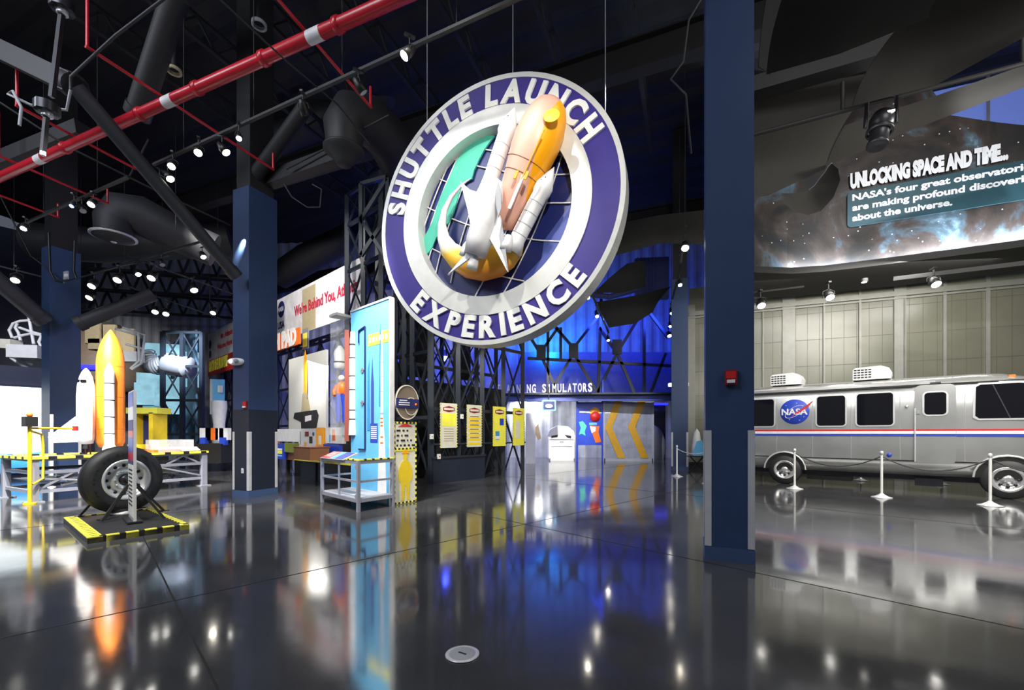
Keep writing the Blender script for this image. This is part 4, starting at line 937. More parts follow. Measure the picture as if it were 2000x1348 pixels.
for a_ in (-.07, .07): g.lathe([(.03, 0), (.06, -.10), (.055, -.10)], oc+toV*a_, UP, 'dark_metal', 16)
g.build('engine_bells', ob)
t2 = thing('launch_mast_model', 'slim brown lattice mast model between the white orbiter and the orange tank', 'model tower', Q-ortv*.28+tb*.3)
g = MB(); k = Q-ortv*.30+tb*.30
for i in range(16): 
    z = i*.12; g.beam(k+UP*z-ta*.04, k+UP*(z+.12)+ta*.04, .012, .012, 'tower_brown')
for s_ in (-1, 1): g.beam(k+ta*.045*s_, k+ta*.045*s_+UP*1.95, .018, .018, 'tower_brown')
g.build('lattice', t2)
# lower launch-pad model parts on table
mk = P0+ta*2.75+tb*.6+UP*TH
t = thing('crawler_model', 'small orange and white crawler model under a clear box on the hazard striped table', 'scale model', mk)
MB().obox(mk+UP*.05, ta*.5, tb*.3, UP*.035, 'orange').build('chassis', t)
g = MB()
for u_ in (-.38, .38):
    for v_ in (-.22, .22): g.obox(mk+ta*u_+tb*v_+UP*.03, ta*.1, tb*.05, UP*.03, 'charcoal')
g.build('tracks', t)
MB().obox(mk+UP*.11+ta*.05, ta*.25, tb*.2, UP*.03, 'pale').build('superstructure', t)
t = thing('acrylic_case', 'clear acrylic box over the small crawler model', 'display case', mk)
g = MB()
for s_ in (-1, 1): g.obox(mk+ta*.40*s_+UP*.17, ta*.003, tb*.34, UP*.17, 'acrylic'); g.obox(mk+tb*.34*s_+UP*.17, ta*.4, tb*.003, UP*.17, 'acrylic')
g.obox(mk+UP*.34, ta*.4, tb*.34, UP*.003, 'acrylic'); g.build('clear_walls', t)
lt = P0+ta*3.0+tb*.16+UP*(TH+.03)
t = thing('caption_board', 'small slanted white caption board on the right end of the hazard striped table', 'caption board', lt)
MB().obox(lt+UP*.06, ta*.22, (tb+UP*.45)*.10, (UP-tb*.45)*.008, 'pale').build('board', t); MB().obox(lt+UP*.0, ta*.1, tb*.04, UP*.05, 'mid_grey').build('foot', t)
# ducts / struts model on the left end
lk = P0+ta*.55+tb*.3+UP*.30
t = thing('strut_model', 'silver model of launcher struts lying on the lower left of the table frame', 'scale model', lk)
for i, (u0, z0, u1, z1) in enumerate(((0, 0, .9, .2), (.1, .1, 1.0, .32), (-.1, .05, .5, .4), (0, .2, .8, .05))): MB().tube([lk+ta*u0+UP*z0+tb*.1*i, lk+ta*u1+UP*z1+tb*.1*i], .04, 'steel', 10).build('strut', t)

# yellow gate post at the far left
g0 = fl(58, 985)
t = thing('yellow_gate', 'yellow tubular turnstile post with black box at the far left', 'gate', g0)
MB().tube([g0, g0+UP*1.62], .032, 'yellow', 12).build('post', t); g = MB(); gx = dirv(0)
g.tube([g0+gx*0+UP*1.5, g0+gx*.22+UP*1.42, g0+gx*.25+UP*1.2, g0+gx*.25+UP*.5, g0+gx*.05+UP*.4], .022, 'yellow', 10); g.build('side_hoop', t)
MB().tube([g0+UP*1.55, g0+A*.7+UP*1.55], .022, 'yellow', 10).build('arm', t); MB().cyl(g0+A*.7+UP*1.55-UP*.05, UP, .05, .10, 'red', 12).build('arm_tip', t)
MB().obox(g0+UP*1.68, A*.09, B*.09, UP*.10, 'black').build('control_box', t); MB().ball(g0+UP*1.82, .05, 'orange').build('beacon', t); MB().cyl(g0, UP, .10, .03, 'yellow', 16).build('foot', t)
g0 = fl(101, 952)
t = thing('white_post', 'short white post in front of the left column', 'post', g0); MB().tube([g0, g0+UP*1.95], .035, 'pale', 12).build('post_shaft', t); MB().cyl(g0, UP, .08, .02, 'pale', 16).build('foot', t)

# glowing landscape screen
sr = Vector((-15.5, 14.1, 0)); m = mat('landscape_screen', (.8, .9, 1), .4, emit=1); n, L = nodes(m); b = n['Principled BSDF']
tc = n.new('ShaderNodeTexCoord'); sx = n.new('ShaderNodeSeparateXYZ'); L.new(tc.outputs['Object'], sx.inputs[0]); no = n.new('ShaderNodeTexNoise'); no.inputs['Scale'].default_value = .8; L.new(tc.outputs['Object'], no.inputs['Vector'])
ma = n.new('ShaderNodeMath'); ma.operation = 'MULTIPLY_ADD'; ma.inputs[1].default_value = .35; L.new(no.outputs['Fac'], ma.inputs[0]); L.new(sx.outputs['Z'], ma.inputs[2])
mr = n.new('ShaderNodeMapRange'); mr.inputs[1].default_value = .3; mr.inputs[2].default_value = 3.1; L.new(ma.outputs[0], mr.inputs[0])
rp = n.new('ShaderNodeValToRGB'); cr = rp.color_ramp; cr.elements[0].color = (.02, .12, .35, 1); cr.elements[1].color = (.85, .97, 1, 1)
for p_, c_ in ((.14, (.05, .30, .65, 1)), (.24, (.12, .5, .85, 1)), (.27, (.85, .92, .85, 1)), (.40, (.95, 1, .97, 1)), (.7, (1, 1, 1, 1))): e = cr.elements.new(p_); e.color = c_
L.new(mr.outputs[0], rp.inputs[0]); L.new(rp.outputs[0], b.inputs['Emission Color']); L.new(rp.outputs[0], b.inputs['Base Color']); b.inputs['Emission Strength'].default_value = 1.5
t = thing('video_screen', 'large glowing screen with white sky over blue water at the far left', 'screen', sr-E2*2.5)
MB().obox(sr-E2*2.8+UP*1.55, E2*2.8, E1*.05, UP*1.38, 'landscape_screen').build('picture', t); MB().obox(sr-E2*2.8+UP*1.5+E1*.12, E2*2.9, E1*.05, UP*1.5, 'wall_navy').build('frame', t)
MB().obox(sr-E2*2.8+UP*3.28+E1*.12, E2*2.9, E1*.05, UP*.32, 'wall_navy').build('header', t)

# white access cage at the far left above the screen
ck = at(60, 690, 15)
t = thing('access_cage', 'white tubular access basket hanging over the glowing screen at the far left', 'cage', ck)
MB().obox(at(62, 690, 15), Vector((.42, .1, 0)), Vector((-.1, .4, 0)), UP*.22, 'white').build('floor_box', t)
MB().obox(at(17, 673, 15), Vector((.22, .05, 0)), Vector((0, .2, 0)), UP*.16, 'ivory').build('side_box', t)
for pl in ([(24, 660), (18, 645), (26, 632), (40, 627), (58, 626), (70, 626)], [(40, 665), (36, 650), (30, 640), (34, 632)], [(56, 615), (60, 640), (66, 672)], [(28, 660), (45, 655), (60, 652), (82, 655)], [(38, 640), (60, 648), (82, 654)], [(24, 680), (22, 700), (40, 712), (56, 720)], [(30, 695), (46, 704), (62, 712)], [(82, 655), (76, 668), (82, 680)]):
    MB().tube([at(a_, b_, 15.0) for a_, b_ in pl], .045, 'white', 8).build('railing', t)
# parked nose section (tan / brown) behind the orange tank
nk = at(205, 680, 22)
t = thing('capsule_section', 'brown grey nose section of a spacecraft behind the orange tank', 'spacecraft section', nk)
MB().lathe([(0, 1.65), (.7, 1.5), (1.3, 1.0), (1.65, .2), (1.75, -.6), (1.75, -1.7), (1.4, -2.0)], at(200, 690, 22), UP, 'umber', 28).build('shell', t)
for px, py, w_, h_ in ((182, 650, .35, .5), (190, 672, .4, .25), (215, 655, .3, .5), (245, 665, .45, .55)): MB().obox(at(px, py, 20.4), Vector((w_, 0, 0)), Vector((0, .05, 0)), UP*h_, 'tan').build('hatch', t)
t = thing('blue_beam_light', 'saturated blue light bar behind the left column and orange tank', 'light bar', at(180, 717, 19)); MB().tube([at(159, 717, 19), at(203, 718, 19)], .11, 'led_blue', 12).build('tube', t); MB().obox(at(181, 722, 19.1), Vector((.6, 0, 0)), Vector((0, .08, 0)), UP*.06, 'charcoal').build('bracket', t)
t = thing('white_handrail', 'white handrail on the platform right of the orange tank', 'handrail', at(260, 690, 17))
for pl in ([(240, 640), (283, 655), (276, 710), (258, 722)], [(270, 650), (272, 705), (255, 720)], [(225, 642), (270, 655)], [(246, 672), (280, 682)]): MB().tube([at(a_, b_, 17) for a_, b_ in pl], .045, 'pale', 8).build('rail', t)
MB().obox(at(258, 698, 17.3), Vector((.35, 0, 0)), Vector((0, .2, 0)), UP*.2, 'pale').build('platform', t)
t = thing('ribbed_hose', 'large white ribbed hose and cylinder right of the orange tank', 'hose', at(310, 715, 18))
pts = [at(a_, b_, 18) for a_, b_ in ((283, 690), (290, 706), (303, 716), (318, 712), (330, 706), (345, 712))]
MB().tube(pts, [.26, .30, .33, .34, .36, .36], 'pale', 18).build('hose_body', t)
g = MB()
for i in range(len(pts)-1):
    for k in range(3):
        p = pts[i].lerp(pts[i+1], k/3); d = (pts[i+1]-pts[i]).normalized(); g.lathe([(.33, -.02), (.37, 0), (.33, .02)], p, d, 'mid_grey', 18)
g.build('ribs', t); MB().cyl(at(330, 712, 17.8), Vector((.9, -.1, -.15)), .45, .9, 'mid_grey', 20).build('cylinder', t)
t = thing('yellow_console', 'bright yellow console cabinet behind the tyre on the table level', 'console', fl(292, 918))
yk = at(290, 830, 14.6); MB().obox(at(291, 803, 14.6), Vector((.52, 0, 0)), Vector((0, .3, 0)), UP*.10, 'bright_yellow').build('top_shelf', t)
g = MB(); g.obox(at(272, 842, 14.6), Vector((.05, 0, 0)), Vector((0, .3, 0)), UP*.62, 'yellow'); g.obox(at(309, 842, 14.6), Vector((.07, 0, 0)), Vector((0, .3, 0)), UP*.62, 'yellow'); g.obox(at(290, 872, 14.6), Vector((.45, 0, 0)), Vector((0, .3, 0)), UP*.08, 'yellow'); g.build('frame', t)
MB().obox(at(290, 840, 14.75), Vector((.28, 0, 0)), Vector((0, .05, 0)), UP*.5, 'navy').build('screen_panel', t)
MB().obox(at(290, 895, 14.8), Vector((.45, 0, 0)), Vector((0, .28, 0)), UP*.50, 'charcoal').build('base', t)
MB().obox(at(296, 796, 14.5), Vector((.2, 0, 0)), Vector((0, .12, 0)), UP*.05, 'sky').build('blue_tray', t)
# backdrop of bluish machinery photo mural behind lattice
t = thing('photo_backdrop', 'blue toned machinery backdrop behind the left lattice and yellow console', 'backdrop', at(340, 750, 20))
m = mat('machine_print', (.1, .25, .4), .5, var=.95, scale=1.4); m2 = mat('machine_print_glow', (.25, .5, .6), .5, emit=.25, var=.9, scale=2.2); m2.node_tree.nodes['Principled BSDF'].inputs['Emission Strength'].default_value = .7
MB().obox(at(345, 770, 21), E1*-3.6, E2*.04, UP*2.6, 'machine_print').build('panel', t)
for px, py, w_, h_ in ((300, 770, .6, .5), (335, 775, .5, .8), (300, 740, .5, .25), (372, 735, .4, .5), (365, 700, .5, .3), (330, 685, .9, .3)): MB().obox(at(px, py, 19.6), Vector((w_, .3, 0)), Vector((0, .04, 0)), UP*h_, 'machine_print_glow').build('glow_patch', t)  # emissive patches put the blue backlight into the print, no windows behind
t = thing('blue_drape', 'bright blue and white cloth banner hanging beside the red sign', 'banner', at(425, 790, 17))
MB().obox(at(427, 762, 17), Vector((.20, .05, 0)), Vector((0, .02, 0)), UP*.42, 'sky').build('blue_part', t); MB().obox(at(414, 775, 17), Vector((.07, 0, 0)), Vector((0, .02, 0)), UP*.7, 'white').build('white_edge', t)
MB().lathe([(.26, .45), (.28, .2), (.2, -.5), (.24, -1.2), (.1, -1.5)], at(428, 805, 17), UP, 'white', 12).build('white_drape', t); MB().obox(at(430, 760, 16.9), Vector((.09, .0, 0)), Vector((0, .02, 0)), UP*.14, 'white').build('patch', t)

# ------------------------------------------------------------------ banners
GC = Vector((-2.3, 12.2, 0))                     # lattice corner
def on_line(px, off=0):
    k = (px-1000)/FP; o = GC+E2*off; s_ = (k*o.y-o.x)/(E1.x-k*E1.y); return o+E1*s_
def banner(name, label, px0, px1, z0, z1, mm, off=0, cat='banner'):
    a_ = on_line(px0, off); b_ = on_line(px1, off); t = thing(name, label, cat, (a_+b_)/2+UP*z0)
    MB().obox((a_+b_)/2+UP*(z0+z1)/2, (b_-a_)/2, E2*.03, UP*(z1-z0)/2, mm).build('panel', t); return t, a_, b_
m = mat('print_white', (.82, .80, .86), .5, var=.3, scale=2.2)
t, a_, b_ = banner('hanging_banner', "long white banner reading We're Behind You, Atlantis above the counter", 534, 712, 5.6, 7.5, 'print_white')
ux = (b_-a_).normalized(); W_ = (b_-a_).length; fr_ = a_-E2*.03
g = MB(); p = on_line(560)-E2*.03; g.text("We're Behind You, Atlantis", .42, on_line(577)-E2*.04+UP*6.42, ux, UP, 'crimson', .01, 'LEFT', (on_line(700)-on_line(577)).length, .02); g.build('lettering', t)
g = MB(); k = on_line(551)-E2*.035+UP*7.0; g.lathe([(0, .01), (.36, .01), (.37, 0)], k, -E2, 'navy', 24); g.text('NASA', .2, k-UP*.1-E2*.012, ux, UP, 'white', .004, 'CENTER', .6, .02); g.text('USA', .30, on_line(551)-E2*.04+UP*6.15, ux, UP, 'navy', .006, 'CENTER', .75, .03); g.build('emblem', t)
MB().obox((on_line(592)+on_line(618))/2-E2*.034+UP*6.5, (on_line(618)-on_line(592))/2, E2*.004, UP*.88, 'tan').build('photo_strip', t)
t, a_, b_ = banner('hanging_banner', 'second white banner with two lines of dark pink lettering left of the middle column', 407, 500, 5.9, 7.6, 'print_white')
g = MB(); g.text('Mr. Atlantis', .30, on_line(433)-E2*.04+UP*6.95, ux, UP, 'crimson', .01, 'LEFT', 2.1, .02); g.text('Welcome Home', .30, on_line(426)-E2*.04+UP*6.4, ux, UP, 'crimson', .01, 'LEFT', 2.7, .02); g.build('lettering', t)
g = MB(); k = on_line(412)-E2*.035+UP*6.9; g.lathe([(0, .01), (.28, .01)], k, -E2, 'navy', 20); g.lathe([(0, .01), (.24, .01)], k-UP*.6, -E2, 'navy', 20); g.build('emblem', t)
t, a_, b_ = banner('launch_pad_sign', 'orange sign reading LAUNCH PAD right of the middle column', 505, 586, 4.9, 5.55, 'orange', -.6, 'sign')
g = MB(); g.text('LAUNCH PAD', .62, on_line(581, -.6)-E2*.04+UP*4.93+Vector((0, 0, .03)), ux, UP, 'white', .02, 'RIGHT', 4.6, .06); g.build('lettering', t)
t, a_, b_ = banner('runway_sign', 'red sign with yellow letters FROM THE RUNWAY left of the middle column', 407, 500, 4.85, 5.75, 'red', -.3, 'sign')
g = MB(); g.text('FROM THE RUNWAY', .55, on_line(410, -.3)-E2*.04+UP*5.12, ux, UP, 'bright_yellow', .02, 'LEFT', 3.5, .05); g.build('lettering', t)
# small yellow-lit window sign
p = at(597, 662, 17.5); t = thing('small_poster', 'small grey and yellow poster just right of the LAUNCH PAD sign', 'poster', p); MB().obox(p, -E1*.28, E2*.02, UP*.42, 'grey').build('sheet', t); MB().obox(p-E2*.03-UP*.05, -E1*.16, E2*.01, UP*.28, 'bright_yellow').build('yellow_block', t)

# big photo board of the rocket
def board_pt(px, k0=.0): return on_line(px, -1.0)
a_ = board_pt(566); b_ = board_pt(639); zt = EYE+(HY-683)/FP*b_.y; ux = (b_-a_).normalized()
t = thing('photo_board', 'tall white photo board of an orange rocket on its launch platform', 'photo board', (a_+b_)/2)
mat('photo_white', (.66, .66, .62), .5, var=.06, scale=.8)
MB().obox((a_+b_)/2+UP*(zt/2+.6), (b_-a_)/2, E2*.04, UP*(zt/2-.6), 'photo_white').build('panel', t)
bw = (b_-a_).length; c = a_+ux*bw*.48-E2*.045
z0 = 1.75
g = MB(); g.prism([(-.14, 1.1), (-.14, 2.2), (-.10, 2.5), (0, 2.78), (.12, 2.5), (.14, 2.2), (.10, 1.1)], c+UP*(z0-.1), ux, UP, .004, 'amber'); g.prism([(.14, .9), (.16, 2.2), (.24, 2.2), (.24, .9)], c+UP*z0, ux, UP, .005, 'brown'); g.build('printed_rocket', t)
g = MB(); g.prism([(-.3, .55), (-.22, 1.1), (-.1, 1.15), (.2, 1.1), (.4, .6), (.45, .4), (-.4, .4)], c+UP*z0, ux, UP, .005, 'tan'); g.prism([(-1.0, .25), (-.9, .45), (.9, .5), (1.05, .3), (.9, -.1), (.5, -.4), (-.3, -.3), (-.35, .1)], c+UP*z0, ux, UP, .006, 'charcoal'); g.prism([(.0, .1), (.0, .3), (.5, .33), (.5, .15)], c+UP*z0, ux, UP, .008, 'print_white'); g.build('printed_platform', t)

# counter with draped graphics
def cl_(px): return on_line(px, -2.1)
a_ = cl_(532); b_ = cl_(686); ux = (b_-a_).normalized(); L__ = (b_-a_).length
t = thing('display_counter', 'long brown topped display counter behind the middle column', 'counter', (a_+b_)/2)
MB().obox((a_+b_)/2+UP*.72+E2*.3, ux*L__/2, E2*.32, UP*.12, 'brown').build('top', t)
for f_ in (.1, .5, .9): MB().obox(a_+ux*L__*f_+UP*.3+E2*.3, ux*.05, E2*.05, UP*.3, 'black_paint').build('leg', t)
g = MB(); hazard(g, a_+ux*L__*.35+UP*.64-E2*.03, b_+UP*.64-E2*.03, .03, .05, 1); g.build('yellow_edge', t)
MB().obox(b_+UP*.30+E2*.45-ux*1.9, ux*1.85, E2*.15, UP*.30, 'blue_paint_dark').build('base_cabinet', t); MB().obox((a_+b_)/2+UP*.8+E2*.75, ux*L__/2, E2*.03, UP*.8, 'black_paint').build('back_panel', t)
def item(name, label, f0, f1, z0, z1, m_, cat, d=-.06, extra=None):
    p = a_+ux*L__*(f0+f1)/2; o_ = thing(name, label, cat, p+UP*z0, 'goods along the counter'); MB().obox(p+UP*(z0+z1)/2+E2*(d+.05), ux*L__*(f1-f0)/2, E2*.05, UP*(z1-z0)/2, m_).build('face', o_)
    if extra: g = MB(); [g.obox(a_+ux*L__*u_+UP*z_+E2*(d-.004), ux*w_, E2*.004, UP*h_, mm) for u_, z_, w_, h_, mm in extra]; g.build('print', o_)
    return o_
item('display_board', 'orange panel at the left end of the counter', .03, .10, .95, 1.55, 'amber', 'panel', extra=[(.07, 1.3, .06, .12, 'white')])
item('display_board', 'wide white panel on the counter beside the orange one', .10, .42, 1.18, 1.58, 'white', 'panel')
item('draped_flag', 'blue and yellow striped cloth hanging from the counter', .13, .26, .62, 1.12, 'royal', 'cloth', -.18, [(.195, .84, .28, .05, 'bright_yellow'), (.195, .93, .28, .03, 'white'), (.195, .73, .28, .02, 'sky')])
item('green_cloth', 'olive green cloth hanging from the counter', .27, .45, .86, 1.14, 'green', 'cloth', -.16)
item('display_board', 'white panel with red black and yellow patches on the counter', .44, .66, .93, 1.58, 'white', 'panel', -.1, [(.47, 1.3, .03, .2, 'mid_grey'), (.55, 1.42, .12, .07, 'dark_red'), (.6, 1.25, .1, .1, 'black'), (.53, 1.1, .06, .08, 'amber'), (.58, 1.02, .1, .05, 'orange'), (.63, 1.42, .05, .05, 'navy')])
item('display_board', 'orange panel with white oval near the right of the counter', .67, .76, .95, 1.6, 'amber', 'board', -.12, [(.715, 1.25, .07, .12, 'white')])
item('draped_flag', 'blue white and red cloth near the tall blue poster', .76, .93, .75, 1.15, 'royal', 'cloth', -.14, [(.84, .85, .3, .06, 'white'), (.8, .95, .1, .05, 'dark_red')])
item('display_board', 'white and orange panel nearest the tall blue poster', .77, .95, 1.17, 1.6, 'white', 'panel', -.10, [(.86, 1.4, .08, .15, 'orange'), (.82, 1.3, .04, .1, 'sky')])
bk = at(606, 868, 11.2); t = thing('wooden_crate', 'plain brown wooden crate under the flags on the counter', 'crate', bk)
MB().obox(at(608, 885, 11.4), -ux*-.5, E2*.25, UP*.17, 'brown').build('box', t); MB().obox(at(608, 873, 11.4), ux*.52, E2*.27, UP*.012, 'tower_brown').build('lid', t)
# goods behind left column gap (table far left of middle column)
t = thing('printed_table', 'distant table with orange white and blue prints left of the middle column', 'table', at(420, 850, 16))
for px, m_, w_ in ((402, 'white', .16), (410, 'charcoal', .1), (419, 'orange', .2), (432, 'white', .15), (440, 'white', .16)): MB().obox(at(px, 848, 16), Vector((w_, .0, 0)), Vector((0, .1, 0)), UP*.22, m_).build('print', t)
for px in (399, 437): MB().obox(at(px, 862, 15.9), Vector((.1, .0, 0)), Vector((0, .1, 0)), UP*.14, 'royal').build('blue_print', t)
MB().obox(at(420, 885, 16.1), Vector((.5, .0, 0)), Vector((0, .4, 0)), UP*.36, 'black').build('base', t)

# ------------------------------------------------------------------ tall blue rocket poster kiosk and cart
K = Vector((-2.42, 8.5, 0)); PW = 1.55; PH = 4.15
t = thing('rocket_poster', 'tall sky blue poster of a white rocket standing in the grey cart', 'poster', K+E1*PW/2)
MB().obox(K+E1*PW/2+UP*PH/2+E2*.04, E1*PW/2, E2*.04, UP*PH/2, 'sky').build('panel', t)
g = MB(); g.obox(K+UP*PH/2+E2*.03, E1*.02, E2*.05, UP*PH/2, 'steel'); g.obox(K+E1*PW/2+UP*PH+E2*.03, E1*PW/2, E2*.05, UP*.02, 'steel'); g.build('frame', t)
X_ = -E1                                          # reading direction (left to right)
def KP(u, z, d=0): return K+E1*u+UP*z-E2*(.003+d)
g = MB(); g.prism([(-.10, -1.75), (-.115, -.95), (-.045, -.35), (-.045, 0.55), (-.03, 1.0), (-.016, 1.25), (0, 1.42), (.016, 1.25), (.03, 1.0), (.045, .55), (.045, -.35), (.115, -.95), (.16, -1.75)], KP(.30, 2.15), X_, UP, .004, 'white'); 
g.prism([(-.16, -.95), (-.11, 0), (.11, 0), (.2, -.95)], KP(.31, .98), X_, UP, .005, 'white'); g.build('printed_rocket', t)
g = MB()
for z in (1.0, 1.12, 1.35, 1.42, 1.5, 1.6): g.obox(KP(.30, z+.25, .006), X_*.05, E2*.001, UP*.015, 'orange' if z < 1.55 else 'mid_grey')
for z in (2.9, 2.6, 2.3): g.obox(KP(.30, z, .006), X_*.045, E2*.001, UP*.008, 'mid_grey')
g.build('rocket_bands', t)
g = MB(); g.obox(KP(.42, 3.40), X_*.40, E2*.003, UP*.12, 'bright_yellow'); [g.obox(KP(.74-.12*i, 3.40, .005), X_*(.03+.01*(i%2)), E2*.001, UP*.05, 'pale') for i in range(6)]; g.build('title_band', t)
g = MB(); g.prism([(-.05, 0), (-.05, .9), (-.03, 1.1), (0, 1.45), (.03, 1.1), (.06, .9), (.06, 0)], KP(.66, 1.6), X_, UP, .004, 'bluesteel'); g.prism([(-.05, 0), (-.03, 1.5), (0, 1.7), (.03, 1.5), (.05, 0)], KP(.36, 2.0), X_, UP, .003, 'sky2'); g.prism([(-.06, 0), (-.05, 1.3), (.03, 1.5), (.05, 0)], KP(.80, 1.5), X_, UP, .003, 'sky2')
g.build('faint_rockets', t)
g = MB(); g.obox(KP(.60, 1.45), X_*.14, E2*.003, UP*.20, 'royal'); [g.obox(KP(.60, 1.58-.04*i, .005), X_*.11, E2*.001, UP*.010, 'pale') for i in range(7)]; g.build('text_box', t)
g = MB()
for a_, b_ in (((1.18, 1.1), (.92, 1.1)), ((.92, 1.1), (.92, 3.72)), ((.92, 3.72), (1.18, 3.66)), ((1.18, 3.66), (1.18, 3.4))): g.beam(KP(*a_, .02), KP(*b_, .02), .025, .025, 'navy', E2)
g.build('dark_outline', t)
g = MB(); 
for z in (2.8, 2.1): g.obox(KP(1.04, z, .012), X_*.03, E2*.01, UP*.05, 'grey'); g.obox(KP(1.04, z, .012), X_*.07, E2*.01, UP*.012, 'grey')
g.build('clamps', t)
# kiosk right side: worker sign
t = thing('worker_sign', 'tall cream sign with yellow worker figure and zigzag hazard border', 'sign', K+E2*.33)
Kx = E2; p0 = K+E2*.08
SX = E2; SN_ = -E1*1.0
def WP(u, z, d=0): return p0+SX*u+UP*z+E1*-(.0+d)
nrm = SX.cross(UP)
MB().obox(p0+SX*.27+UP*.84-nrm*.02, SX*.27, nrm*.02, UP*.84, 'ivory').build('panel', t)
g = MB()
for i in range(30):
    z = .03+1.62*i/29
    for u_ in (.012, .53): g.obox(p0+SX*u_+UP*z+nrm*.006, SX*.014, nrm*.004, UP*.027, 'bright_yellow' if i % 2 else 'black')
for i in range(12):
    for z in (.03, 1.66, 1.13): g.obox(p0+SX*(.03+.045*i)+UP*z+nrm*.006, SX*.022, nrm*.004, UP*.018, 'bright_yellow' if i % 2 else 'black')
g.build('zigzag_border', t)
g = MB(); fig = [(.0, .98), (.05, .96), (.055, .90), (.03, .85), (.10, .80), (.15, .70), (.17, .55), (.15, .42), (.11, .40), (.10, .30), (.09, .06), (.12, .03), (.03, .03), (.02, .28), (0, .34), (-.02, .28), (-.03, .03), (-.12, .03), (-.09, .06), (-.10, .30), (-.11, .40), (-.15, .42), (-.17, .55), (-.15, .70), (-.10, .80), (-.03, .85), (-.055, .90), (-.05, .96)]
g.prism(fig[::-1], p0+SX*.27+UP*.05+nrm*.002, SX, UP, .006, 'yellow'); g.prism([(-.08, .98), (-.09, 1.0), (-.05, 1.04), (0, 1.06), (.05, 1.04), (.09, 1.0), (.08, .98)][::-1], p0+SX*.27+UP*.05+nrm*.002, SX, UP, .008, 'amber'); g.build('worker_figure', t)
g = MB(); g.obox(p0+SX*.27+UP*1.115+nrm*.004, SX*.28, nrm*.004, UP*.03, 'bright_yellow')
for i, ws in enumerate(((.09, .05, .04), (.06, .03, .09), (.05, .10, .03, .04), (.03, .04, .05, .05, .08))):
    u_ = .06
    for w_ in ws: g.obox(p0+SX*(u_+w_/2)+UP*(1.50-.10*i)+nrm*.004, SX*w_/2, nrm*.003, UP*.018, 'charcoal'); u_ += w_+.05
g.prism([(-.18, 0), (0, .07), (.18, 0)], p0+SX*.27+UP*1.58+nrm*.004, SX, UP, .004, 'red'); g.build('warning_text', t)
t = thing('oval_sign', 'round grey sign with navy text band above the worker sign', 'sign', p0+SX*.27+UP*1.75)
oc_ = p0+SX*.30+UP*2.08; 
g = MB(); g.prism([(.29*math.cos(a*PI/16), .36*math.sin(a*PI/16)) for a in range(32)], oc_, SX, UP, .03, 'umber'); g.build('disc', t)
g = MB(); g.ring(.27, .285, oc_+nrm*.03, SX, UP*1.25, .01, 'ivory', 40); g.ring(.14, .155, oc_+nrm*.032+SX*.09-UP*.08, SX, UP*1.2, .01, 'ivory', 32); g.build('ring_motif', t)
g = MB(); g.obox(oc_+nrm*.045-UP*.02, SX*.28, nrm*.006, UP*.095, 'navy'); [g.obox(oc_+nrm*.052+UP*(.035-.045*i)-SX*(.09+.02*(i == 0)), SX*(.13-.04*(i == 0)), nrm*.002, UP*.010, 'white') for i in range(3)]; g.cyl(oc_+nrm*.05+SX*.2-UP*.04, nrm, .03, .006, 'orange', 14); g.build('text_band', t)
# cart
c0 = fl(700, 1000); cl = dirv(-46); cr2 = dirv(36); CW, CD = 1.62, .78
t = thing('steel_cart', 'grey steel cart with open shelves around the foot of the blue poster', 'cart', c0+cl*CW/2+cr2*CD/2)
for u_, v_ in ((0, 0), (CW, 0), (0, CD), (CW, CD)):
    MB().obox(c0+cl*u_+cr2*v_+UP*.47, cl*.03, cr2*.03, UP*.47, 'cart_grey').build('leg', t)
for z, nm in ((.20, 'bottom_rail'), (.91, 'top_rail')):
    for v_ in (0, CD): MB().beam(c0+cr2*v_+UP*z, c0+cl*CW+cr2*v_+UP*z, .045, .07, 'cart_grey').build(nm, t)
    for u_ in (0, CW): MB().beam(c0+cl*u_+UP*z, c0+cl*u_+cr2*CD+UP*z, .045, .07, 'cart_grey').build(nm, t)
for z in (.55,):
    for v_ in (0, CD): MB().beam(c0+cr2*v_+UP*z, c0+cl*CW+cr2*v_+UP*z, .025, .04, 'cart_grey').build('middle_rail', t)
    for u_ in (0, CW): MB().beam(c0+cl*u_+UP*z, c0+cl*u_+cr2*CD+UP*z, .025, .04, 'cart_grey').build('middle_rail', t)
MB().beam(c0+cl*CW*.5+UP*.2, c0+cl*CW*.5+UP*.9, .03, .03, 'cart_grey').build('upright', t)
MB().obox(c0+cl*CW/2+cr2*CD/2+UP*.235, cl*CW/2, cr2*CD/2, UP*.008, 'mid_grey').build('deck', t)
for u_ in (.0, CW):
    for s_ in (1,):
        for z in (.28, .82):
            dd = 1 if u_ == 0 else -1; g = MB(); g.prism([(0, -.09), (.09*dd, 0), (0, .09)][::dd], c0+cl*u_-cr2*.032+UP*z, cl, UP, .006, 'cart_grey'); g.build('gusset', t)
g = MB(); hazard(g, c0+UP*.955, c0+cr2*CD+UP*.955, .06, .025, 9); hazard(g, c0+UP*.955, c0+cl*.5+UP*.955, .06, .025, 5); g.build('hazard_rim', t)
# reading rail on the cart
rk = c0+cl*1.05+cr2*.10+UP*.99
t = thing('reading_rail', 'slanted red and blue caption panel on the front of the grey cart', 'caption board', rk)
sl = (cr2*.9+UP*.35).normalized(); 
MB().obox(rk, cl*.55, sl*.17, cl.cross(sl)*.008, 'mid_grey').build('tray', t)
g = MB(); nn = cl.cross(sl); nn = nn if nn.z > 0 else -nn
for u_, w_, m_ in ((.33, .20, 'red'), (-.0, .11, 'sky'), (-.3, .18, 'bluesteel')): g.obox(rk+cl*u_+nn*.012, cl*w_, sl*.15, nn*.002, m_)
for i in range(5): g.obox(rk+cl*.33+sl*(.10-.045*i)+nn*.015, cl*.15, sl*.008, nn*.001, 'white')
g.build('printed_captions', t)
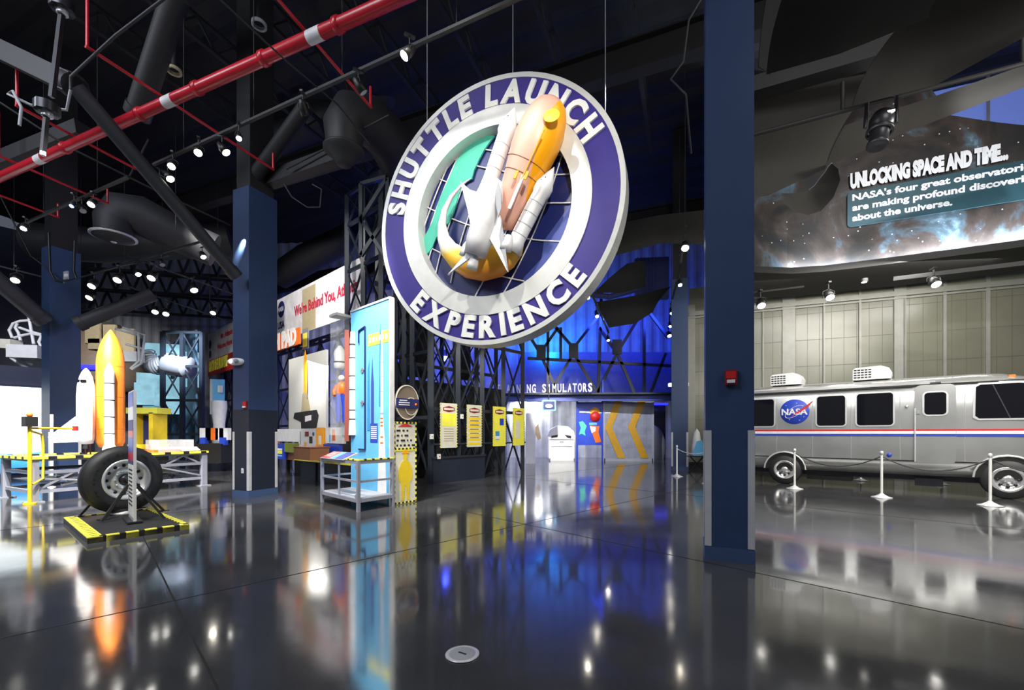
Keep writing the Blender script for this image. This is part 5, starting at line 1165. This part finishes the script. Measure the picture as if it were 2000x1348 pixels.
# acrylic tube with rocket model and tower
rp_ = at(686, 900, 9.6); rp_.z = .95; base = rp_.copy()
t = thing('rocket_model', 'white rocket model with brown tower standing left of the blue poster', 'model rocket', base)
yb = 9.45; b_ = at(690, 850, yb)
MB().lathe([(.10, 0), (.09, .3), (.085, .32), (.085, 1.7), (.075, 1.75), (.075, 2.1), (.06, 2.2), (.06, 2.28), (0, 2.3)], at(690, 850, yb), UP, 'white', 24).build('rocket_body', t)
g = MB()
for z in (.35, .55, 1.0, 1.3, 1.7, 2.0): g.lathe([(.087, z-.012), (.09, z), (.087, z+.012)], at(690, 850, yb), UP, 'charcoal', 24)
g.build('bands', t); MB().beam(at(679, 862, yb+.1), at(679, 645, yb+.1), .10, .10, 'tower_brown').build('tower', t)
t = thing('acrylic_tube', 'clear case with white top holding small figures left of the rocket model', 'display case', at(660, 850, 10.2))
k0 = at(664, 850, 10.2); k1 = at(664, 618, 10.2); MB().obox((k0+k1)/2, -E1*.16, E2*.16, (k1-k0)/2, 'acrylic').build('clear_case', t); MB().obox(k1, -E1*.18, E2*.18, UP*.03, 'pale').build('cap', t)
t = thing('capsule_model', 'white and grey capsule model inside the clear case', 'scale model', at(664, 715, 10.2))
MB().lathe([(.05, -.15), (.13, -.12), (.14, 0), (.12, .06), (.14, .22), (.12, .3), (.04, .42)], at(664, 710, 10.2), UP, 'pale', 20).build('body', t); MB().lathe([(.141, .0), (.145, .02), (.141, .04)], at(664, 710, 10.2), UP, 'charcoal', 20).build('band', t)
t = thing('astronaut_figure', 'small orange and blue suited astronaut figure inside the clear case', 'figurine', at(668, 800, 10.1))
k = at(667, 790, 10.1); g = MB(); g.ball(k+UP*.62, .075, 'pale'); g.build('helmet', t); g = MB(); g.ball(k+UP*.36, .13, 'orange', 1, .7, 1.4); g.tube([k+UP*.45+Vector((.1, 0, 0)), k+Vector((.17, -.03, .3)), k+Vector((.13, -.12, .2))], [.05, .045, .035], 'orange', 10); g.tube([k+UP*.45-Vector((.1, 0, 0)), k+Vector((-.17, -.03, .3)), k+Vector((-.12, -.1, .2))], [.05, .045, .035], 'orange', 10); g.build('torso', t)
g = MB(); g.tube([k+Vector((.05, 0, .25)), k+Vector((.07, 0, -.05)), k+Vector((.07, 0, -.4))], [.08, .06, .05], 'royal', 10); g.tube([k+Vector((-.05, 0, .25)), k+Vector((-.07, 0, -.05)), k+Vector((-.07, 0, -.4))], [.08, .06, .05], 'royal', 10); g.build('legs', t)

# ------------------------------------------------------------------ lattice gantry
def strut(g, p, q, w_=.05, m_='truss'): g.beam(p, q, w_, w_, m_)
def lattice(label, o, d, w_, n_, z0, z1, dep=E2, depth=.0, cw=.14, name='lattice_tower', x_=True, step=1.9):
    t = thing(name, label, 'lattice tower', Vector((o.x, o.y, z0)), 'dark blue lattice frames')
    for i in range(n_+1): MB().beam(o+d*w_*i+UP*z0, o+d*w_*i+UP*z1, cw, cw, 'truss').build('chord', t)
    z = z0; k = 0
    while z < z1-.1:
        zz = min(z+step, z1)
        MB().beam(o+UP*zz, o+d*w_*n_+UP*zz, .08, .10, 'truss').build('ledger', t)
        g = MB()
        for i in range(n_):
            a_, b_ = o+d*w_*i, o+d*w_*(i+1)
            if (i+k) % 2: a_, b_ = b_, a_
            strut(g, a_+UP*z, b_+UP*zz)
            if x_: strut(g, b_+UP*z, a_+UP*zz, .04)
        g.build('diagonals', t); z = zz; k += 1
    return t
lattice('dark lattice frame carrying four yellow posters under the round sign', GC, E2, 1.02, 4, .0, 8.6, step=2.15)
lattice('second dark lattice layer behind the yellow posters', GC+E1*1.3, E2, 1.02, 4, .0, 8.6, step=1.8)
lattice('dark lattice frame between the rocket poster and the yellow posters', GC+E1*.05, E1, .85, 3, 0.0, 8.8, step=1.9)
lattice('tall lattice frame rising beside the white banner end', on_line(745, -.7), E1, 1.0, 2, 2.2, 9.2, step=1.5)
lattice('lattice frame behind the launch pad counter', on_line(700, .9), E1, 1.6, 5, 0.0, 5.6, step=1.8)
lattice('lattice frame left of the middle column at the red sign', on_line(455, .5), E1, 1.4, 4, 0.0, 7.4, step=1.7)
lattice('lattice tower right of the orange tank', at(318, 846, 17.5)+Vector((0, 0, -EYE)), Vector((1, .1, 0)).normalized(), .75, 2, 0, 5.6, step=1.4)
lattice('dense dark lattice furthest behind the yellow posters', GC+E1*2.8, E2, .9, 5, .0, 8.6, step=1.3)
p = GC+E1*1.9; t = thing('dark_backdrop', 'black backing panels behind the yellow posters on the lattice', 'backdrop', p)
MB().obox(p+E2*2.6+UP*1.6, E2*2.6, E1*.04, UP*1.6, 'black_paint').build('lower_panel', t); MB().obox(p+E2*1.0+UP*4.5, E2*.5, E1*.04, UP*1.2, 'black_paint').build('upper_panel', t); MB().obox(p+E2*2.9+UP*5.6, E2*.4, E1*.04, UP*2.2, 'black_paint').build('upper_panel', t)
# base block and rails of the gantry
t = thing('plinth_wall', 'low dark panelled wall at the foot of the poster lattice', 'low wall', GC+E2*1.0)
MB().obox(GC+E2*1.02+UP*.36-E1*.06, E2*1.05, E1*.04, UP*.36, 'blue_paint_dark').build('panel', t); MB().obox(GC+E2*1.02+UP*.74-E1*.06, E2*1.07, E1*.07, UP*.025, 'truss').build('cap', t)
t = thing('guard_rail', 'thin dark rail running behind the yellow posters', 'rail', GC+UP*1.15); MB().tube([GC-E1*.10+UP*1.12, GC+E2*4.1-E1*.10+UP*1.12], .03, 'truss', 10).build('rail', t)
def gpt(px, z, off=-.16): 
    o = GC+E1*off; k = (px-1000)/FP; s_ = (k*o.y-o.x)/(E2.x-k*E2.y); return o+E2*s_+UP*z
nG = E2.cross(UP)
for i, (x0, x1, lab) in enumerate(((860, 892, 'first from the left, white lower half'), (912, 940, 'second from the left, rows of yellow print'), (963, 987, 'third from the left, small blue pictures'), (1002, 1023, 'rightmost, white text block'))):
    a_ = gpt(x0, 0); b_ = gpt(x1, 0); z0, z1 = 1.02, 2.32; w_ = (b_-a_).length/2; c = (a_+b_)/2
    t = thing('warning_poster', 'yellow zigzag edged poster on the lattice, '+lab, 'poster', c+UP*z0, 'yellow posters on the dark lattice')
    MB().obox(c+UP*(z0+z1)/2, E2*w_, nG*.012, UP*(z1-z0)/2, 'ivory' if i < 2 else 'bright_yellow').build('sheet', t)
    g = MB(); 
    for k in range(16):
        zz = z0+.04+(z1-z0-.08)*k/15
        for s_ in (-1, 1): g.prism([(-.03, -.035), (.03, 0), (-.03, .035)] if s_ > 0 else [(.03, -.035), (.03, .035), (-.03, 0)], c+E2*s_*(w_+.005)+UP*zz+nG*.006, E2, UP, .006, 'bright_yellow')
    g.build('zigzag_border', t)
    g = MB(); f_ = nG*.014; g.prism([(-w_*.7, -.05), (-w_*.7, .04), (0, .09), (w_*.7, .04), (w_*.7, -.05), (0, -.09)], c+UP*(z1-.17)+f_, E2, UP, .004, 'dark_red'); g.obox(c+UP*(z1-.17)+f_+nG*.006, E2*w_*.6, nG*.001, UP*.03, 'ivory')
    if i == 0:
        g.obox(c+UP*(z1-.48)+f_, E2*w_*.85, nG*.002, UP*.19, 'bright_yellow'); [g.obox(c+UP*(z1-.75-.07*k)+f_, E2*w_*.6, nG*.001, UP*.012, 'tan') for k in range(6)]
    elif i == 1:
        [g.obox(c+UP*(z1-.42-.13*k)+f_, E2*w_*.8, nG*.001, UP*.04, 'yellow') for k in range(7)]; [g.obox(c+UP*(z1-.36-.13*k)+f_+nG*.001, E2*w_*.6, nG*.001, UP*.012, 'brown') for k in range(6)]
    elif i == 2: g.obox(c+E2*w_*.35+UP*(z0+.80)+f_, E2*w_*.32, nG*.002, UP*.11, 'royal'); g.obox(c-E2*w_*.35+UP*(z0+.35)+f_, E2*w_*.32, nG*.002, UP*.14, 'sky2'); g.obox(c-E2*w_*.35+UP*(z0+.28)+f_, E2*w_*.32, nG*.003, UP*.05, 'white')
    else: g.obox(c-E2*w_*.2+UP*(z0+.55)+f_, E2*w_*.4, nG*.002, UP*.30, 'ivory')
    g.build('print', t)
for px, z, lab in ((902, 1.95, 'small white control box between the first two yellow posters'), (843, 1.35, 'small white switch box left of the first yellow poster'), (857, .78, 'small pink notice on the low dark wall')):
    p = gpt(px, z, -.14); t = thing('switch_box', lab, 'switch box', p); MB().obox(p, E2*.045, nG*.03, UP*.07, 'pale').build('box', t); MB().obox(p+nG*.032, E2*.02, nG*.004, UP*.02, 'crimson' if z < 1 else 'mid_grey').build('button', t)

# ------------------------------------------------------------------ far centre
ly = 20.5
t = thing('simulator_lettering', 'silver channel letters TRAINING SIMULATORS over the far doorway', 'sign letters', at(1080, 765, ly))
txt = 'TRAINING SIMULATORS'; g0_ = 968; pxs = 1157-g0_
g = MB(); n_ = len(txt)
for i, ch in enumerate(txt):
    if ch == ' ': continue
    u_ = (i+.5)/n_; px = g0_+pxs*u_; py = 768-3*u_; g = MB(); g.text(ch, .40, at(px, py, ly+.9*math.sin(PI*u_)), Vector((1, .0, 0)), UP, 'white', .10, 'CENTER', .20 if ch != 'I' else .06, .03); g.build('letter', t)
# header beam + truss above the doorway
t = thing('header_beam', 'blue lit steel beam over the far doorway', 'beam', at(1150, 785, 20.8))
MB().obox(at(1150, 777, 21.3), Vector((4.6, -.3, 0)), Vector((0, .15, 0)), UP*.17, 'bluesteel').build('web', t); MB().obox(at(1150, 770, 21.1), Vector((4.6, -.3, 0)), Vector((0, .3, 0)), UP*.04, 'truss').build('top_flange', t)
def wtruss(label, nodes_, y, w_=.12, name='roof_truss'):
    t = thing(name, label, 'truss', at(nodes_[0][0][0], nodes_[0][0][1], y), 'dark trusses before the blue wall')
    for a_, b_ in nodes_: MB().beam(at(*a_, y), at(*b_, y), w_, w_, 'truss').build('member', t)
    return t
t = wtruss('dark truss with fanned diagonals in front of the blue wall', [((1030, 700), (1310, 715)), ((1175, 560), (1168, 775)), ((1205, 690), (1260, 600)), ((1260, 600), (1305, 660)), ((1205, 690), (1170, 640)), ((1205, 690), (1165, 770)), ((1205, 690), (1240, 770)), ((1258, 600), (1258, 775)), ((1300, 690), (1270, 770)), ((1120, 680), (1175, 610)), ((1120, 690), (1165, 765)), ((1120, 690), (1070, 775)), ((1120, 680), (1085, 640)), ((1055, 690), (1090, 640)), ((1055, 690), (1030, 650)), ((1055, 690), (1090, 770)), ((1070, 640), (1070, 775)), ((1095, 640), (1095, 700))], 22.2, .14)
for px, py in ((1205, 678), (1120, 685), (1057, 688)): MB().obox(at(px, py, 22.1), Vector((.24, 0, 0)), Vector((0, .05, 0)), UP*.38, 'truss').build('gusset_plate', t)
# cyan lit opening and grey blue duct panel
t = thing('lit_window', 'bright cyan lit opening high in the far blue wall', 'window', at(1075, 650, 26.2))
MB().prism([(-2.0, -1.0), (1.8, -1.0), (1.5, .9), (-.6, .9)], at(1072, 660, 26.6), Vector((1, 0, 0)), UP, .04, 'cyan_glow').build('glow_panel', t)
for s_ in (-1.2, -.4, .4, 1.2): MB().obox(at(1072, 660, 26.4)+Vector((s_, 0, 0)), Vector((.05, 0, 0)), Vector((0, .03, 0)), UP*.95, 'truss').build('bar', t)
mat('blue_cladding', (.10, .12, .30), .45, var=.2)
t = thing('blue_metal_panel', 'blue lit ribbed metal panel left of the distant column top', 'wall panel', at(1275, 540, 21)); c = at(1272, 545, 21.5)
MB().obox(c, Vector((.8, -.1, 0)), Vector((0, .1, 0)), UP*1.05, 'blue_cladding').build('panel', t); g = MB()
for i in range(9): g.obox(c+Vector((-.72+.18*i, -.12, 0)), Vector((.015, 0, 0)), Vector((0, .02, 0)), UP*1.05, 'bluesteel')
g.build('ribs', t)
t = thing('blue_duct_strip', 'curved blue metal duct joining the sign side to the ribbed panel', 'duct', at(1160, 575, 21.5)); MB().tube([at(1150, 575, 21.5), at(1190, 580, 21.5), at(1245, 565, 21.5)], .14, 'blue_cladding', 10).build('strip', t)
# doorway contents
mat('sim_white', (.8, .82, .82), .35, var=.1)
fw = at(1085, 846, 25.6); fw.z = 0
t = thing('simulator_room_wall', 'pale lit wall beyond the far doorway', 'partition', fw); MB().obox(fw+UP*1.5+Vector((.0, .3, 0)), Vector((2.3, 0, 0)), Vector((0, .05, 0)), UP*1.5, 'sim_white').build('panel', t)
def sim(label, px, s_=1.0, Y=22.6):
    p = at(px, 846, Y); p.z = 0; t = thing('motion_simulator', label, 'simulator', p, 'white simulator pods')
    X = Vector((1, 0, 0)); Yv = Vector((0, 1, 0))
    w_ = .68*s_
    g = MB(); g.prism([(-w_, .1), (-w_*1.02, .9), (-w_*1.05, 1.35), (-w_*.9, 1.62), (-w_*.3, 1.85), (w_*.5, 1.8), (w_*.95, 1.55), (w_*1.05, 1.25), (w_*1.0, .9), (w_, .1)][::-1], p+Yv*0, X, UP, -.9, 'sim_white'); g.build('body', t)
    g = MB(); g.prism([(-.55*s_, 1.30), (-.2*s_, 1.36), (-.22*s_, 1.24), (-.55*s_, 1.18)][::-1], p-Yv*.01, X, UP, -.02, 'black'); g.prism([(.15*s_, 1.36), (.5*s_, 1.30), (.5*s_, 1.16), (.3*s_, 1.2)][::-1], p-Yv*.01, X, UP, -.02, 'black'); g.obox(p+UP*.98-Yv*.01, X*.1, Yv*.01, UP*.03, 'mid_grey'); g.build('front_slots', t)
    g = MB(); g.obox(p+UP*1.12-Yv*.02, X*w_*.9, Yv*.02, UP*.015, 'mid_grey'); g.obox(p+UP*.75-Yv*.02, X*w_*.8, Yv*.02, UP*.01, 'mid_grey'); g.obox(p+UP*.08, X*w_*.9, Yv*.2, UP*.08, 'sim_white'); g.build('trim_lines', t)
sim('white motion simulator with two black slots in the far doorway', 1097)
t = thing('white_kiosk', 'white kiosk panel at the left of the far doorway', 'kiosk', fl(1036, 905)); k = fl(1036, 905)
MB().obox(k+UP*1.2, Vector((.22, 0, 0)), Vector((0, .25, 0)), UP*1.2, 'sim_white').build('panel', t); MB().prism([(-.2, .6), (.05, .9), (.18, .2), (.05, .1)][::-1], k+Vector((.36, .5, 1.0)), Vector((1, 0, 0)), UP, -.1, 'umber').build('dark_wedge', t)
pk = fl(1065, 889); t = thing('dark_post', 'dark square post in the far doorway below the small screen', 'post', pk); MB().obox(pk+UP*1.25, Vector((.16, 0, 0)), Vector((0, .16, 0)), UP*1.25, 'navy').build('shaft', t); MB().obox(pk+UP*.04, Vector((.2, 0, 0)), Vector((0, .2, 0)), UP*.04, 'black').build('foot', t)
sk = at(1072, 792, 20.6); t = thing('hanging_monitor', 'small bright monitor with pale blue frame over the far doorway', 'monitor', sk)
MB().prism(rr(-.34, .34, -.26, .26, .06), sk, Vector((1, 0, 0)), UP, .05, 'sky').build('frame', t); MB().prism(rr(-.27, .27, -.19, .19, .03), sk-Vector((0, .055, 0)), Vector((1, 0, 0)), UP, .01, 'navy').build('screen', t); MB().ball(sk-Vector((0, .07, .03)), .14, 'lamp_soft', 1.2, .08, .6).build('picture', t); MB().tube([sk+UP*.26, sk+UP*.9], .02, 'truss', 8).build('hanger', t)
# blue framed poster and gold arrow screen
pk = fl(1152, 901)
t = thing('framed_poster', 'deep blue poster with pictures in a bright blue steel frame', 'poster', pk)
for px in (1127, 1177): k = fl(px, 901); MB().obox(k+UP*2.1, Vector((.05, 0, 0)), Vector((0, .05, 0)), UP*2.1, 'royal').build('frame_post', t)
Yp = pk.y; MB().obox(at(1152, 788, Yp), Vector((.62, 0, 0)), Vector((0, .05, 0)), UP*.06, 'royal').build('crossbar', t)
MB().obox(at(1152, 830, Yp), Vector((.60, 0, 0)), Vector((0, .02, 0)), UP*1.05, 'royal').build('sheet', t)
g = MB(); X = Vector((1, 0, 0)); f_ = Vector((0, -.03, 0))
g.cyl(at(1162, 806, Yp)+f_, Vector((0, -1, 0)), .26, .01, 'amber', 24); g.cyl(at(1162, 814, Yp)+f_*1.6, Vector((0, -1, 0)), .26, .01, 'red', 24)
g.obox(at(1142, 805, Yp)+f_, X*.28, Vector((0, .005, 0)), UP*.04, 'white'); g.obox(at(1158, 828, Yp)+f_, X*.2, Vector((0, .005, 0)), UP*.06, 'sky')
g.prism([(-.2, .3), (0, .35), (.2, .1), (.1, -.2), (.15, -.4), (-.05, -.3), (-.2, -.35), (-.1, 0)][::-1], at(1138, 836, Yp)+f_, X, UP, -.005, 'teal'); g.prism([(-.3, .45), (.2, .4), (.15, .1), (.3, -.4), (0, -.45), (-.15, -.0)][::-1], at(1163, 848, Yp)+f_, X, UP, -.005, 'orange'); g.prism([(-.3, .45), (.0, .42), (.0, .2), (-.2, .1)][::-1], at(1163, 850, Yp)+f_*1.5, X, UP, -.005, 'white'); g.build('pictures', t)
mat('frosted', (.35, .37, .45), .3, var=.35, scale=2.0)
ak = fl(1227, 901); Ya = ak.y
t = thing('arrow_screen', 'grey glass partition with two large gold left pointing arrows', 'partition', ak)
w_ = 95/FP*Ya/2; h_ = EYE+(HY-768)/FP*Ya; cx = at(1227, 846, Ya); cx.z = 0
MB().obox(cx+UP*h_/2, X*w_, Vector((0, .04, 0)), UP*h_/2, 'frosted').build('glass', t)
g = MB(); g.obox(cx+UP*(h_-.05)-Vector((0, .05, 0)), X*w_, Vector((0, .03, 0)), UP*.07, 'mid_grey'); g.obox(cx+UP*.07-Vector((0, .05, 0)), X*w_, Vector((0, .03, 0)), UP*.07, 'mid_grey')
for s_ in (-1, 1): g.obox(cx+UP*h_/2+X*s_*w_-Vector((0, .05, 0)), X*.05, Vector((0, .03, 0)), UP*h_/2, 'mid_grey')
g.build('frame', t)
g = MB()
for i in range(1, 8): g.obox(cx+X*(-w_+2*w_*i/8)+UP*h_/2-Vector((0, .042, 0)), X*.006, Vector((0, .003, 0)), UP*h_/2, 'grey')
for i in range(1, 5): g.obox(cx+UP*h_*i/5-Vector((0, .042, 0)), X*w_, Vector((0, .003, 0)), UP*.006, 'grey')
g.build('glazing_bars', t)
for px0 in (1181, 1226):
    s_ = Ya/FP; o_ = at(px0, 835, Ya)-Vector((0, .06, 0))
    g = MB(); g.prism([(0, 0), (22*s_, 58*s_), (37*s_, 58*s_), (14*s_, 0), (40*s_, -60*s_), (25*s_, -60*s_)], o_, X, UP, .01, 'gold'); g.build('gold_arrow', t)
dk = fl(1289, 898); t = thing('dark_passage', 'dark opening with curved grey shell right of the gold arrow screen', 'passage', dk)
MB().obox(dk+UP*1.5+Vector((0, .6, 0)), X*.5, Vector((0, .05, 0)), UP*1.5, 'charcoal').build('back_panel', t); MB().ball(dk+Vector((-.25, .2, .6)), .8, 'grey', .8, .5, 1.6).build('curved_shell', t); MB().obox(dk+UP*3.05+Vector((0, .3, 0)), X*.5, Vector((0, .1, 0)), UP*.06, 'led_blue').build('blue_strip', t)
# partition wall over the doors (blue lower wall)
t = thing('blue_partition', 'blue lit wall band behind the trusses above the far doorway', 'partition', at(1170, 730, 25)); MB().obox(at(1215, 728, 24.2), X*5.9, Vector((0, .1, 0)), UP*1.15, 'blue_cladding').build('panel', t)
# colourful model beyond the distant column
mk = at(1361, 846, 15.6); mk.z = 0
t = thing('winged_model', 'small blue and white winged model on dark trestle beyond the distant column', 'scale model', mk)
MB().lathe([(.0, 1.0), (.10, .85), (.16, .4), (.22, 0), (0, 0)], mk+UP*.62, UP, 'pale', 16).build('body', t); MB().prism([(-.25, 0), (-.1, .5), (.1, .55), (.2, 0)], mk+UP*.65-Vector((0, .2, 0)), X, UP, .02, 'sky').build('blue_panel', t)
g = MB(); g.beam(mk+Vector((-.3, 0, 0)), mk+Vector((.25, 0, .6)), .04, .04, 'black'); g.beam(mk+Vector((.3, 0, 0)), mk+Vector((-.25, 0, .6)), .04, .04, 'black'); g.obox(mk+UP*.6, X*.32, Vector((0, .15, 0)), UP*.02, 'black'); g.build('trestle', t)
for name_ in list(PR):
    if name_ not in used:
        r0 = PR[name_]
        for ch in list(r0.children): bpy.data.objects.remove(ch)
        bpy.data.objects.remove(r0)

# overhead clutter at the left of the hall
for k, (y0, y1, Y, lab) in enumerate(((470, 520, 20, 'upper dark roof truss far behind the left lamps'), (520, 560, 22, 'middle dark roof truss far behind the left lamps'), (560, 600, 24, 'lower dark roof truss far behind the left lamps'))):
    t = thing('roof_truss', lab, 'truss', at(160, y0, Y), 'dark trusses at the far left')
    MB().beam(at(100, y0, Y), at(470, y0+30, Y+1), .14, .12, 'ceiling_steel').build('top_chord', t); MB().beam(at(100, y1, Y), at(470, y1+22, Y+1), .14, .12, 'ceiling_steel').build('bottom_chord', t)
    g = MB()
    for i in range(11):
        x0 = 110+33*i; g.beam(at(x0, y0+(x0-100)*.08, Y), at(x0+17, y1+(x0-83)*.06, Y), .08, .08, 'ceiling_steel'); g.beam(at(x0+17, y1+(x0-83)*.06, Y), at(x0+33, y0+(x0-67)*.08, Y), .08, .08, 'ceiling_steel')
    g.build('diagonals', t)
conduit('thin bundle of cables swagged across the top of the left column', [at(-5, 372, 12), at(60, 500, 12.2), at(126, 550, 12.2), at(240, 520, 12.6), at(330, 500, 13)], .02, 'black')
conduit('looped black cable on the upper left column', [at(95, 455, 12.0), at(98, 530, 12.0), at(108, 548, 12.0), at(125, 552, 12.0)], .03, 'black')
conduit('second looped black cable on the upper left column', [at(146, 470, 12.0), at(144, 530, 12.0), at(150, 545, 12.0)], .03, 'black')
conduit('straight conduit running above the middle column toward the sign', [at(560, 330, 9.5), at(690, 262, 8.8), at(760, 225, 8.4)], .02, 'charcoal')
t = thing('junction_box', 'small grey junction box high on the left column', 'junction box', at(129, 538, 12.3)); MB().obox(at(129, 538, 12.0), A*.02, B*.10, UP*.11, 'mid_grey').build('box', t); MB().obox(at(129, 538, 11.97), A*.02, B*.06, UP*.04, 'pale').build('cover_label', t)
for k, (px, py, Y, lab) in enumerate(((506, 50, 8.6, 'small round ceiling speaker ring near the top left'), (340, 140, 9.0, 'small yellowish ceiling fitting above the round brace'))):
    p = at(px, py, Y); t = thing('ceiling_fitting', lab, 'ceiling fitting', p); MB().lathe([(.10, 0), (.14, -.01), (.14, .05), (.10, .06)], p, UP, 'mid_grey' if k == 0 else 'tan', 20).build('ring', t); MB().cyl(p+UP*.05, UP, .05, 3.5, 'black_paint', 8).build('stem', t)
t = thing('hanging_rack', 'dark frame of struts hanging beside the duct left of the round sign', 'frame', at(720, 400, 10))
for a_, b_ in (((705, 360), (705, 500)), ((758, 330), (752, 520)), ((705, 360), (758, 345)), ((705, 430), (755, 350)), ((705, 430), (752, 500)), ((705, 500), (752, 430))): MB().beam(at(*a_, 11), at(*b_, 11), .09, .09, 'truss').build('strut', t)
